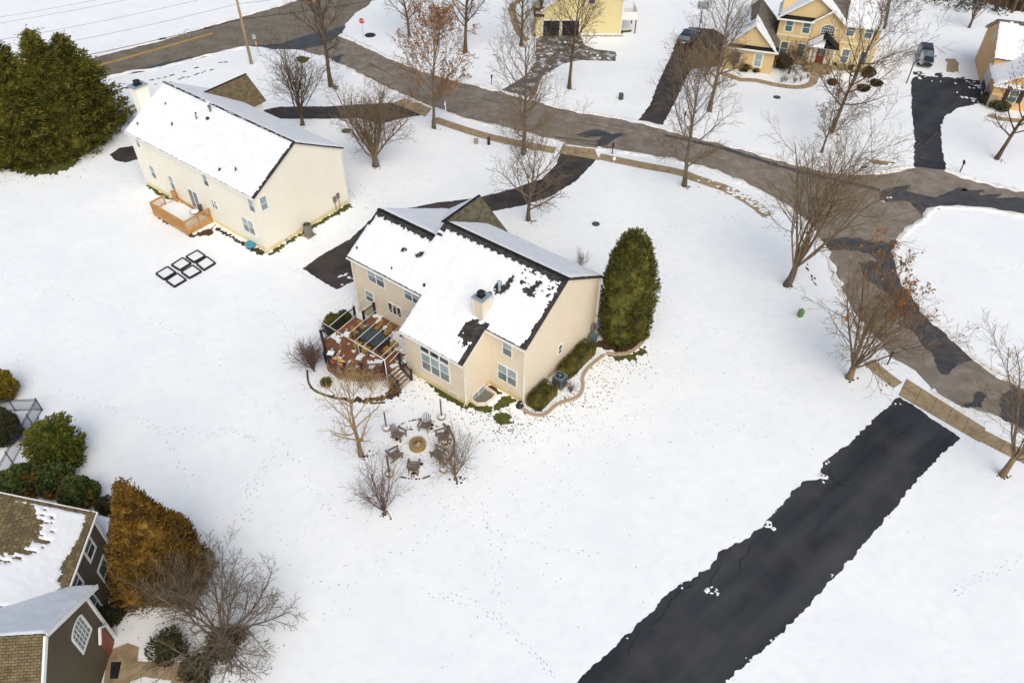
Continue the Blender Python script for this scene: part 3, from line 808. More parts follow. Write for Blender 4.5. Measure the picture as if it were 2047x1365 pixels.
def bare_tree(name, px, h, rad, seed, label, style='oval', fb=.25, lean=(0, 0), bark='bark', twig='twig', leaf=0, zone=None, n1=22, maxl=4, dens=.92, r0=None, leafsize=.17, minr=.0125, group='bare trees around the lawns', cat='tree'):
    if cat == 'shrub' and group == 'bare trees around the lawns': group = None; maxl = min(maxl, 3)
    base = g(*px)
    T = Tree(seed, leaf, leafsize, zone, minr)
    rnd = T.r
    r0 = r0 or .016 * h + .02
    o = empty(name, base, 0, label, cat, group)
    if style == 'oval':
        n = 9
        p = Vector((0, 0, -.05)); pts, rads, dirs = [p.copy()], [r0 * 1.35], []
        d = Vector((lean[0], lean[1], 1)).normalized()
        for i in range(n):
            d = (d + Vector((rnd.gauss(0, .035), rnd.gauss(0, .035), .03))).normalized()
            p = p + d * (h / n)
            pts.append(p.copy()); dirs.append(d.copy())
            rads.append(max(.015, r0 * (1 - .93 * (i + 1) / n)))
        T.trunk.tube(pts, rads, 9)
        az = rnd.uniform(0, 6.28)
        for k in range(n1):
            t = fb + (1 - fb) * .97 * (k + rnd.random() * .6) / n1
            x = t * n; i = min(n - 1, int(x))
            q = pts[i].lerp(pts[i + 1], x - i)
            s_ = (t - fb) / (1 - fb)
            prof = (sin(pi * min(1, (s_ * .78 + .22))) ** .7)
            az += 2.4 + rnd.gauss(0, .35)
            ang = radians(62 - 36 * s_ + rnd.gauss(0, 6))
            c = _rot(dirs[min(i, len(dirs) - 1)], ang, az)
            L = rad * prof / max(.45, sin(ang)) * rnd.uniform(.8, 1.15)
            T.limb(q, c, L, max(.02, rads[i] * .5), 1, maxl, .10, .10, dens)
    else:
        T.t0, T.cr = .22, .5
        if maxl == 4: dens *= 1.12
        th = h * fb
        pts = [Vector((0, 0, -.05)), Vector((lean[0] * th * .5 + rnd.gauss(0, .04), lean[1] * th * .5, th * .5)), Vector((lean[0] * th, lean[1] * th, th))]
        T.trunk.tube(pts, [r0 * 1.3, r0, r0 * .85], 9)
        az = rnd.uniform(0, 6.28)
        for k in range(n1):
            az += 2.4 + rnd.gauss(0, .3)
            fr = k / max(1, n1 - 1)
            wide = atan2(rad, h - th)
            ang = wide * (.15 + .95 * fr ** .8) + rnd.gauss(0, .07)
            if style == 'spread': ang = radians(25 + 55 * fr) + rnd.gauss(0, .1)
            c = Vector((cos(az) * sin(ang) + lean[0] * .6, sin(az) * sin(ang) + lean[1] * .6, cos(ang))).normalized()
            L = (h - th) / max(.55, cos(ang)) * rnd.uniform(.72, .98)
            if style == 'spread': L = hypot(rad * sin(ang), (h - th) * cos(ang)) * rnd.uniform(.75, 1.05)
            q = pts[1].lerp(pts[2], rnd.uniform(.55, 1))
            T.limb(q, c, L, r0 * rnd.uniform(.26, .44), 1, maxl, .07 if style != 'spread' else .03, .12 if style != 'spread' else .16, dens)
    T.trunk.build('trunk', MT[bark], o, smooth=True)
    T.br.build('branches', MT[twig], o, smooth=True)
    if T.lf.v: T.lf.build('leaves', MT['dead_leaf'], o)
    return o

def lumpy(mb, fn, base, h, sides=20, rows=14, seed=0):
    """closed, uneven body of revolution used as the dense inside of a crown"""
    V, F = [], []
    for j in range(rows + 1):
        t = j / rows
        for k in range(sides):
            a = 2 * pi * k / sides
            r = max(.02, fn(t, a)) * (1 + .22 * noise.noise(Vector((cos(a) * 2, sin(a) * 2, t * 6 + seed))))
            V.append((base[0] + r * cos(a), base[1] + r * sin(a), base[2] + h * t))
    for j in range(rows):
        for k in range(sides):
            k2 = (k + 1) % sides
            F.append((j * sides + k, j * sides + k2, (j + 1) * sides + k2, (j + 1) * sides + k))
    F.append(tuple(reversed(range(sides)))); F.append(tuple(rows * sides + k for k in range(sides)))
    mb.add(V, F)

def sprays(mb, fn, base, h, n, size, seed, upw=.35, depth=.45, aspect=.42, bottom=0.0, gap=.0, leafy=False, clump=0, rough=.28):
    rnd = random.Random(seed)
    per = clump or 1
    c = 0
    while c < n:
        t = bottom + (1 - bottom) * rnd.random()
        a = rnd.uniform(0, 2 * pi)
        R = fn(t, a)
        if rnd.random() > .25 + R / fn.rmax: continue
        nz = noise.noise(Vector((cos(a) * R * .9, sin(a) * R * .9, t * h * .9 + seed * 3.1)))
        if gap and nz < -gap:
            c += per
            continue
        big = rnd.uniform(1 - rough, 1 + rough * .5) if clump else 1
        out = Vector((cos(a), sin(a), upw)).normalized()
        for j in range(per):
            rr = R * big * (1 - depth * rnd.random() ** 2) * (1 + .18 * nz)
            p = Vector((base[0] + rr * cos(a), base[1] + rr * sin(a), base[2] + h * t))
            if clump:
                k = rnd.random()
                p = Vector((base[0] + R * big * cos(a), base[1] + R * big * sin(a), base[2] + h * t)) - out * (k * size * 2.6)
                sp = size * (.25 + .75 * k)
                p += Vector((rnd.gauss(0, sp), rnd.gauss(0, sp), rnd.gauss(0, sp * .6) - k * size * .4))
            d = Vector((cos(a) + rnd.gauss(0, .45), sin(a) + rnd.gauss(0, .45), upw + rnd.gauss(0, .4))).normalized()
            if leafy: d = Vector((rnd.gauss(0, 1) + cos(a) * .6, rnd.gauss(0, 1) + sin(a) * .6, rnd.gauss(0, 1) + .3)).normalized()
            w = d.cross(Vector((rnd.gauss(0, 1), rnd.gauss(0, 1), rnd.gauss(0, 1)))).normalized()
            L = size * rnd.uniform(.55, 1.3)
            q = p - d * L * .35
            m1 = p + d * L * .15
            e = p + d * L * .65
            W = w * (L * aspect * .5)
            sag = Vector((0, 0, -.12 * L))
            mb.add([tuple(q), tuple(m1 + W + sag), tuple(e), tuple(m1 - W + sag)], [(0, 1, 2), (0, 2, 3)])
            c += 1

def make_fn(f, rmax):
    class F_:
        pass
    o = F_(); o.rmax = rmax
    class G_:
        def __init__(s): s.rmax = rmax
        def __call__(s, t, a): return f(t, a)
    return G_()

def evergreen(name, px, h, R, seed, label, m, shape='cone', n=7000, size=.4, cat='tree', group=None, upw=.35, gap=0.0, leafy=False, aspect=.42, core=.72, base_z=0.0, lean=0, clump=0, rough=.28):
    b = g(*px) if not isinstance(px, Vector) else px
    o = empty(name, b, 0, label, cat, group)
    def f(t, a):
        w = 1 + .10 * sin(3 * a + seed) + .07 * sin(5 * a + t * 9 + seed * 2)
        if shape == 'cone': r = (1 - t) ** .8 * min(1, .62 + t * 5)
        elif shape == 'column': r = (1 - t ** 3.6) ** .6 * min(1, .80 + t * 1.5)
        elif shape == 'spruce': r = (1 - t ** 1.7) ** .8 * min(1, .66 + t * 4) * (1 + .10 * sin(t * 46 + 2 * sin(a * 2)))
        elif shape == 'egg': r = sqrt(max(0, 1 - (2 * min(1, t * 1.0) - .75) ** 2 / 1.6)) * (1 if t < .85 else (1 - (t - .85) / .16 * .55))
        else: r = sqrt(max(0.0, 1 - (2 * t - .9) ** 2 / 1.22))
        return R * r * w
    fn = make_fn(f, R)
    cr, tr = MB(), MB()
    fc = make_fn(lambda t, a: f(t, a) * core, R)
    lumpy(cr, fc, (0, 0, base_z), h * .95, seed=seed)
    sprays(cr, fn, (0, 0, base_z), h, n, size, seed, upw=upw, gap=gap, leafy=leafy, aspect=aspect, clump=clump, rough=rough)
    tr.tube([(0, 0, -.05), (0, 0, h * .5)], [max(.05, R * .09), max(.03, R * .05)], 8)
    tr.build('trunk', MT['bark'], o)
    cr.build('crown', m, o)
    return o

# --- big spruces at the left edge
evergreen('spruce_tree', (60, 315), 11.7, 4.0, 3, 'wide dark spruce on the open-field side of the tall evergreen clump', MT['spruce'], 'spruce', 32300, .42, group='tall evergreen clump beside the cream house', upw=.25, clump=34, core=.55, aspect=.30, rough=.34)
evergreen('spruce_tree', (150, 290), 12.6, 4.3, 4, 'tallest spruce in the middle of the evergreen clump by the road', MT['spruce'], 'spruce', 34200, .42, group='tall evergreen clump beside the cream house', upw=.25, clump=34, core=.55, aspect=.30, rough=.34)
evergreen('spruce_tree', (190, 262), 11.0, 3.9, 5, 'spruce closest to the cream house chimney, foliage down to the ground', MT['spruce'], 'spruce', 28500, .42, group='tall evergreen clump beside the cream house', upw=.25, clump=34, core=.55, aspect=.30, rough=.34)
evergreen('spruce_tree', (40, 250), 11.2, 4.1, 6, 'spruce at the back of the evergreen clump towards the road', MT['spruce'], 'spruce', 24700, .42, group='tall evergreen clump beside the cream house', upw=.25, clump=34, core=.55, aspect=.30, rough=.34)
evergreen('arborvitae_tree', (1243, 668), 10.6, 2.12, 8, 'tall dense green arborvitae at the corner of the tan house', MT['arbor'], 'column', 30000, .25, upw=.6, clump=26, core=.85, aspect=.36, rough=.10)
evergreen('arborvitae_tree', (338, 1150), 9.6, 3.1, 9, 'large bronze arborvitae beside the dark brown house', MT['arbor_gold'], 'cone', 46000, .22, upw=.7, clump=30, core=.85, aspect=.4, rough=.14)
evergreen('pine_tree', (128, 918), 4.1, 1.75, 10, 'small round-shouldered green pine by the iron fence corner', MT['pine_green'], 'egg', 12000, .24, gap=.3, core=.45, clump=22)
evergreen('holly_shrub', (45, 982), 1.9, 1.55, 11, 'broad holly shrub growing along the iron fence behind the brown house', MT['holly'], 'round', 4200, .26, cat='shrub', gap=.42, leafy=True, aspect=.75, core=.6, group='holly shrubs behind the brown house')
evergreen('holly_shrub', (118, 975), 2.1, 1.2, 12, 'tall holly shrub between the pine and the brown house roof', MT['holly'], 'round', 4200, .26, cat='shrub', gap=.42, leafy=True, aspect=.75, core=.6, group='holly shrubs behind the brown house')
evergreen('holly_shrub', (165, 1005), 2.2, 1.25, 13, 'holly shrub with orange berries at the brown house gable', MT['holly'], 'round', 4200, .26, cat='shrub', gap=.42, leafy=True, aspect=.75, core=.6, group='holly shrubs behind the brown house')
evergreen('golden_shrub', (2, 792), 2.3, 1.45, 14, 'golden yellow shrub outside the iron fence', MT['gold_shrub'], 'round', 3200, .3, cat='shrub', upw=.5)
evergreen('round_shrub', (8, 876), 2.4, 1.45, 15, 'dark green rounded shrub inside the iron fence', MT['dark_shrub'], 'round', 3600, .26, cat='shrub')
evergreen('small_shrub', (218, 1022), 1.3, .6, 16, 'small dark shrub beside the snowy bump-out of the brown house', MT['dark_shrub'], 'round', 900, .2, cat='shrub')
evergreen('small_shrub', (653, 770), .7, .42, 17, 'tiny dwarf conifer in the snow inside the deck bed', MT['hedge'], 'round', 700, .14, cat='shrub')
for i, (px, py, h, R, lb) in enumerate(((1563, 135, 1.7, 1.3, 'dark green shrub in the corner where the yellow garage meets the house'), (1600, 122, 1.8, 1.4, 'dark yew shrub under the yellow house ground-floor window'), (1668, 132, 1.5, 1.7, 'dark yew shrub beside the portico brick pier'), (1700, 138, 1.4, 1.5, 'yew shrub under the yellow house window past the portico'), (1513, 143, .7, .6, 'low clipped shrub under the yellow garage window'), (1490, 141, 1.0, .8, 'rusty brown shrub at the yellow garage corner'), (1972, 208, 1.4, 1.0, 'round green shrub at the orange house stone veneer'), (1995, 218, 1.1, 1.1, 'green shrub below the shuttered window of the orange house'), (1663, 168, .6, .55, 'snow-dusted shrub at the portico garden bed'), (1725, 180, .6, .7, 'low olive shrub at the end of the yellow house bed'), (1750, 170, .6, .7, 'low shrub curving round the yellow house bed'), (1733, 152, 1.2, .8, 'rust shrub at the far corner of the yellow house'), (345, 1300, 1.2, 1.2, 'green azalea shrub beside the brown house patio'), (400, 1345, 1.0, 1.0, 'low evergreen shrub at the patio edge under the spreading bare tree'), (455, 1290, 1.0, 1.1, 'ivy-green shrub round the foot of the spreading bare tree'), (225, 1235, .9, .8, 'dark ivy shrub growing up the brown house wall'))):
    evergreen('garden_shrub', (px, py), h, R, 30 + i, lb, MT['dark_shrub'] if i not in (5, 11) else MT['hedge'], 'round', 1500, .2, cat='shrub', gap=.3, core=.6)

# --- clipped hedges along the tan house are built with the house frame below
def hedge_box(name, parent_loc, rz, L, W, H, seed, label):
    o = empty(name, parent_loc, rz, label, 'hedge')
    mb = MB()
    rnd = random.Random(seed)
    nx, ny = 18, 10
    # rounded super-ellipsoid body
    V, F = [], []
    for j in range(9):
        t = j / 8
        k = (1 - t ** 4) ** .35 if t < 1 else .45
        k = max(k, .55)
        for i in range(28):
            a = 2 * pi * i / 28
            ca, sa = cos(a), sin(a)
            e = .42
            x = L / 2 * (abs(ca) ** e) * (1 if ca > 0 else -1)
            y = W / 2 * (abs(sa) ** e) * (1 if sa > 0 else -1)
            q = 1 + .06 * noise.noise(Vector((x * 2, y * 2, t * 3 + seed)))
            V.append((x * k * q * .96, y * k * q * .96, H * t * (1 + .05 * noise.noise(Vector((x, y, seed))))))
    for j in range(8):
        for i in range(28):
            i2 = (i + 1) % 28
            F.append((j * 28 + i, j * 28 + i2, (j + 1) * 28 + i2, (j + 1) * 28 + i))
    F.append(tuple(8 * 28 + i for i in range(28)))
    mb.add(V, F)
    for k in range(int(900 * (L * W + 2 * H * (L + W)) / 6)):
        s = rnd.random()
        if s < .5:
            p = Vector((rnd.uniform(-.47, .47) * L, rnd.uniform(-.46, .46) * W, H * .99)); d = Vector((0, 0, 1))
        else:
            a = rnd.uniform(0, 2 * pi); ca, sa = cos(a), sin(a)
            p = Vector((L / 2 * abs(ca) ** .42 * (1 if ca > 0 else -1), W / 2 * abs(sa) ** .42 * (1 if sa > 0 else -1), H * rnd.uniform(.05, .95)))
            d = Vector((ca, sa, .3))
        d = (d + Vector((rnd.gauss(0, .5), rnd.gauss(0, .5), rnd.gauss(0, .4)))).normalized()
        w = d.cross(Vector((rnd.gauss(0, 1), rnd.gauss(0, 1), rnd.gauss(0, 1)))).normalized()
        l = rnd.uniform(.06, .15)
        mb.add([tuple(p), tuple(p + d * l * .5 + w * l * .35), tuple(p + d * l), tuple(p + d * l * .5 - w * l * .35)], [(0, 1, 2, 3)])
    mb.build('foliage', MT['hedge'], o)
    st = MB()
    for k in range(6):
        x = (-.4 + .16 * k) * L
        st.tube([(x, 0, -.03), (x + .05, .05, H * .6)], [.03, .015], 5)
    st.build('stems', MT['bark'], o)
    return o

# --- bare deciduous trees
bare_tree('bare_tree', (662, 173), 15.5, 4.0, 101, 'tall bare tree leaning over the mouth of the lane near the utility pole', fb=.28, n1=26)
bare_tree('vase_tree', (605, 250), 8.9, 4.1, 102, 'vase-shaped bare tree by the cream house garage gable', 'vase', fb=.13, n1=12, r0=.2)
bare_tree('vase_tree', (751, 332), 8.0, 4.6, 103, 'squat bare tree with a thick trunk and round crown beside the cream house', 'vase', fb=.13, n1=17, r0=.33, twig='twig_tan', bark='bark_grey')
def zone4(p): return 1.8 if (p.x > -1 and p.z > 5) else .9
bare_tree('oak_tree', (867, 256), 11.2, 4.1, 104, 'oak still holding rust brown leaves beside the first driveway apron', fb=.2, leaf=.75, zone=zone4, leafsize=.2, n1=24, bark='bark_grey', twig='twig_tan')
bare_tree('bare_tree', (1046, 308), 13.2, 4.1, 105, 'slender bare tree standing in the pavement verge above the tan house drive', fb=.16, n1=22, bark='bark_grey', twig='twig_tan')
bare_tree('bare_tree', (1056, 440), 8.4, 4.4, 106, 'low-branching bare tree beside the curved drive of the tan house', fb=.14, n1=19, r0=.2, bark='bark_grey', twig='twig_tan')
bare_tree('bare_tree', (1138, 177), 12.4, 3.9, 107, 'bare tree on the lawn in front of the pale yellow garage house', fb=.3, n1=24, bark='bark')
bare_tree('bare_tree', (930, 105), 14.0, 5.0, 108, 'tall bare tree on the snowy corner beyond the rust-leaved oak', fb=.2, n1=24)
bare_tree('bare_tree', (818, 73), 10.5, 4.2, 109, 'bare tree with a few rust leaves next to the stop sign', fb=.15, n1=20, leaf=.2, leafsize=.2)
bare_tree('bare_tree', (1042, 92), 11.5, 3.0, 110, 'narrow bare tree beside the garden path of the pale yellow house', fb=.2, n1=20)
bare_tree('bare_tree', (1418, 222), 14.0, 4.2, 111, 'bare tree between the yellow house drive and its front walk', fb=.2, n1=25, bark='bark_grey', twig='twig_tan')
bare_tree('bare_tree', (1368, 372), 13.2, 4.6, 112, 'bare tree at the bend of the pavement opposite the yellow house', fb=.16, n1=24, bark='bark_grey', twig='twig_tan')
bare_tree('bare_tree', (1573, 570), 15.2, 5.0, 113, 'twin-stemmed bare tree at the inside of the street bend', 'vase', fb=.13, n1=11, r0=.30, lean=(.12, 0), bark='bark_grey', twig='twig_tan', dens=1.0)
def zone14(p): return .9 if p.z < 8 else .3
bare_tree('bare_tree', (1662, 264), 13.2, 5.6, 114, 'spreading bare tree on the lawn of the yellow house with portico', fb=.22, n1=22, lean=(.1, 0), leaf=.28, zone=zone14, leafsize=.17)
bare_tree('bare_tree', (1642, 305), 6.5, 2.9, 115, 'smaller bare tree with curled leaves on the verge of the yellow house', fb=.25, n1=15, leaf=.25, leafsize=.16)
def zone16(p): return 5.0 if (p.x > 1.5 and p.y > .3) else .12
bare_tree('oak_tree', (1697, 755), 9.6, 4.9, 116, 'oak with rust leaves overhanging the wet street near the hydrant', 'vase', fb=.11, n1=12, r0=.26, leaf=.6, zone=zone16, leafsize=.2, bark='bark_tan', twig='twig_tan')
bare_tree('bare_tree', (2003, 950), 10.5, 4.6, 117, 'leaning bare tree beside the pavement slabs past the black driveway', 'vase', fb=.2, n1=10, r0=.2, bark='bark_tan', twig='twig_tan')
bare_tree('bare_tree', (1992, 318), 12.5, 4.8, 118, 'bare tree in front of the orange house', fb=.2, n1=22, lean=(.12, 0))
bare_tree('bare_tree', (1937, 56), 6.2, 3.4, 119, 'small bare tree at the edge of the far woods', 'vase', fb=.2, n1=9, r0=.16)
bare_tree('bare_tree', (722, 910), 7.6, 2.5, 120, 'golden-barked bare tree between the deck and the fire pit', fb=.17, n1=19, bark='bark_tan', twig='twig_gold', r0=.17, dens=.8, maxl=3)
bare_tree('multi_stem_shrub', (910, 958), 5.0, 1.75, 121, 'bare multi-stemmed shrub beside the post lamp of the fire pit', 'vase', fb=.07, n1=15, r0=.10, twig='twig_tan', cat='shrub', minr=.008, maxl=3)
bare_tree('multi_stem_shrub', (770, 1025), 5.3, 2.0, 122, 'bare twiggy shrub standing alone below the fire pit ring', 'vase', fb=.07, n1=15, r0=.10, twig='twig_red', cat='shrub', minr=.008, maxl=3)
bare_tree('spreading_tree', (452, 1285), 7.4, 4.7, 123, 'low bare tree with wide twisting limbs by the brown house patio', 'spread', fb=.10, n1=17, r0=.21, dens=1.0, bark='bark_grey', twig='twig_grey')
bare_tree('bare_shrub', (385, 1220), 4.6, 2.3, 124, 'dense grey bare shrub in front of the bronze arborvitae', 'vase', fb=.08, n1=18, r0=.12, twig='twig_tan', dens=1.15, cat='shrub')
bare_tree('bare_shrub', (628, 742), 2.9, 1.35, 125, 'rounded bare shrub at the corner of the redwood deck', 'vase', fb=.06, n1=26, r0=.08, twig='twig_red', dens=1.2, cat='shrub', minr=.008, maxl=3)
bare_tree('bare_shrub', (1141, 784), .95, .62, 126, 'small red-brown twiggy shrub beside the air conditioner', 'vase', fb=.05, n1=26, r0=.03, twig='twig_red', cat='shrub', minr=.006, maxl=2)
bare_tree('small_tree', (1576, 148), 4.6, 2.3, 127, 'small dark bare tree in the bed beside the yellow garage', 'spread', fb=.24, n1=14, r0=.11)
bare_tree('bare_shrub', (1410, 155), 3.4, 3.0, 128, 'tangled brown shrub beside the yellow house drive', 'vase', fb=.06, n1=26, r0=.07, twig='twig_tan', cat='shrub')
bare_tree('bare_shrub', (1466, 140), 2.3, 1.3, 129, 'brown shrub at the yellow garage wall', 'vase', fb=.06, n1=18, r0=.05, twig='twig_red', cat='shrub')
bare_tree('bare_shrub', (672, 182), .8, .6, 130, 'small dry grass clump at the foot of the tall lane tree', 'vase', fb=.05, n1=18, r0=.03, twig='twig_tan', cat='shrub', maxl=2)
bare_tree('bare_shrub', (1160, 535), 1.6, 1.0, 131, 'thin bare shrub behind the tan house eave', 'vase', fb=.05, n1=12, r0=.03, twig='twig_tan', cat='shrub', maxl=2)
for i, (x, y) in enumerate(((1562, 166), (1570, 165), (1588, 167), (1600, 164), (1614, 158))):
    bare_tree('bare_shrub', (x, y), .8, .5, 140 + i, 'low dry twiggy plant in the snowy bed before the portico', 'vase', fb=.05, n1=12, r0=.02, twig='twig_red', cat='shrub', maxl=2, group='dry plants before the portico', minr=.008)
for i, (x, y, h, lb_) in enumerate(((780, 778, 1.9, 'against the angled deck skirt'), (800, 780, 1.6, 'beside the foot of the deck stairs'), (742, 782, 2.0, 'below the serving bar end of the deck'), (722, 776, 1.8, 'behind the golden-barked tree at the deck'))):
    bare_tree('willow_shrub', (x, y), h, 1.1, 150 + i, 'golden-stemmed bare shrub ' + lb_, 'vase', fb=.05, n1=13, r0=.04, twig='twig_gold', cat='shrub', maxl=2, group='golden shrubs round the deck', minr=.009)
# far woods, a single mass, with the trunks that show built singly
rw = random.Random(5)
wd = Tree(900)
for k in range(26):
    b = g(rw.uniform(1780, 2200), rw.uniform(-60, 10) )
    wd.limb(b, Vector((rw.gauss(0, .05), rw.gauss(0, .05), 1)).normalized(), rw.uniform(8, 12), .14, 1, 3, .1, .06, .7)
tag(wd.br.build('far_woods', MT['twig'], None), kind='stuff')
for k, (x, y) in enumerate(((1800, 4), (1846, 2), (1990, 26), (2006, 22), (2022, 30), (2040, 26), (1868, 6))):
    b = g(x, y - 4)
    t_ = empty('woodland_tree', b, 0, 'bare trunk at the front edge of the far woods', 'tree', 'trunks at the edge of the far woods')
    mb = MB()
    hh = 9 + k * .4
    mb.tube([(0, 0, -.1), (.1, 0, hh * .5), (.15, .1, hh)], [.24, .18, .06], 8)
    mb.build('trunk', MT['bark'], t_)
    q = Tree(950 + k)
    for j in range(9):
        q.limb(Vector((.1, 0, hh * (.3 + .07 * j))), _rot(Vector((0, 0, 1)), .9, j * 2.4), 2.4, .06, 2, 3, .08)
    q.br.build('branches', MT['twig'], t_)
us = MB()
for k in range(60):
    b = g(rw.uniform(1770, 2160), 0)
    x_ = rw.uniform(1775, 2160)
    b = g(x_, rw.uniform(-25, 10 + max(0, (x_ - 1780) * .09)))
    fn = make_fn(lambda t, a: 1.1 * sqrt(max(0, 1 - t * t)), 1.1)
    sprays(us, fn, b, 1.3, 90, .32, 700 + k, leafy=True)
tag(us.build('woodland_undergrowth', MT['dark_shrub']), kind='stuff')
# ------------------------------------------------------------------ houses
def inside(poly, x, y):
    c = False
    n = len(poly)
    for i in range(n):
        x1, y1 = poly[i]; x2, y2 = poly[(i + 1) % n]
        if (y1 > y) != (y2 > y) and x < (x2 - x1) * (y - y1) / (y2 - y1) + x1: c = not c
    return c

def nzs(x, y, s=1.0, seed=0.0, oct=3):
    return noise.fractal(Vector((x * s, y * s, seed * 3.7 + .5)), 1.0, 2.0, oct)

def slope(H, O, e1, e2, poly, m, thick=.14, name='roof_slope'):
    e1, e2 = Vector(e1).normalized(), Vector(e2).normalized()
    n = e1.cross(e2)
    mb = MB()
    mb.prism(poly, -thick, 0)
    o = mb.build(name, m, H, tri=True)
    mt = Matrix((e1, e2, n)).transposed().to_4x4()
    mt.translation = Vector(O)
    o.matrix_local = mt
    return o

def snow_on(parent, rect, mask, res=.14, th=.09, seed=0, name='snow_cover', z0=.003, m='roof_snow', steps=0.0):
    s0, s1, t0, t1 = rect
    nx, ny = int((s1 - s0) / res) + 1, int((t1 - t0) / res) + 1
    keep = [[mask(s0 + (i + .5) * res, t0 + (j + .5) * res) for j in range(ny)] for i in range(nx)]
    idx, mb = {}, MB()
    rnd = random.Random(seed)
    def K(i, j): return 0 <= i < nx and 0 <= j < ny and keep[i][j]
    def vert(i, j):
        if (i, j) in idx: return idx[(i, j)]
        near = sum(K(i - 1 + a, j - 1 + b) for a in (0, 1) for b in (0, 1))
        wide = sum(K(i - 2 + a, j - 2 + b) for a in range(4) for b in range(4)) / 16
        x, y = s0 + i * res, t0 + j * res
        jx, jy = rnd.uniform(-.3, .3) * res, rnd.uniform(-.3, .3) * res
        if near < 4: z = z0
        else: z = th * (.35 + .65 * wide) * (1 + .25 * nzs(x, y, .8, seed)) + .012 * nzs(x, y, 4.0, seed + 3) - (steps * ((y / .33) % 1.0) * max(0.0, min(1.0, (x + 9 + y * .6) / 5)) if steps else 0)
        idx[(i, j)] = len(mb.v)
        mb.v.append((x + jx, y + jy, max(z0, z)))
        return idx[(i, j)]
    for i in range(nx):
        for j in range(ny):
            if keep[i][j]:
                mb.f.append((vert(i, j), vert(i + 1, j), vert(i + 1, j + 1), vert(i, j + 1)))
    if not mb.f: return None
    return mb.build(name, MT[m], parent, smooth=True)

def prof_wall(H, prof, a0, a1, axis, m, name='wall'):
    """closed block: profile (across, z) extruded along axis from a0 to a1"""
    n = len(prof)
    mb = MB()
    if axis == 'x': V = [(a, p[0], p[1]) for a in (a0, a1) for p in prof]
    else: V = [(p[0], a, p[1]) for a in (a0, a1) for p in prof]
    mb.add(V, [tuple(range(n)), tuple(reversed(range(n, 2 * n)))] + [((i + 1) % n, i, n + i, n + (i + 1) % n) for i in range(n)])
    return mb.build(name, m, H, tri=True)

FACE = {'-y': ((1, 0, 0), lambda a, p: (a, p)), '+x': ((0, 1, 0), lambda a, p: (p, a)), '-x': ((0, -1, 0), lambda a, p: (p, a)), '+y': ((-1, 0, 0), lambda a, p: (a, p))}
def on_face(o, face, a, plane, z):
    r, f = FACE[face]
    r = Vector(r); up = Vector((0, 0, 1)); n = r.cross(up)
    x, y = f(a, plane)
    mt = Matrix((r, up, n)).transposed().to_4x4()
    mt.translation = Vector((x, y, z))
    o.matrix_local = mt

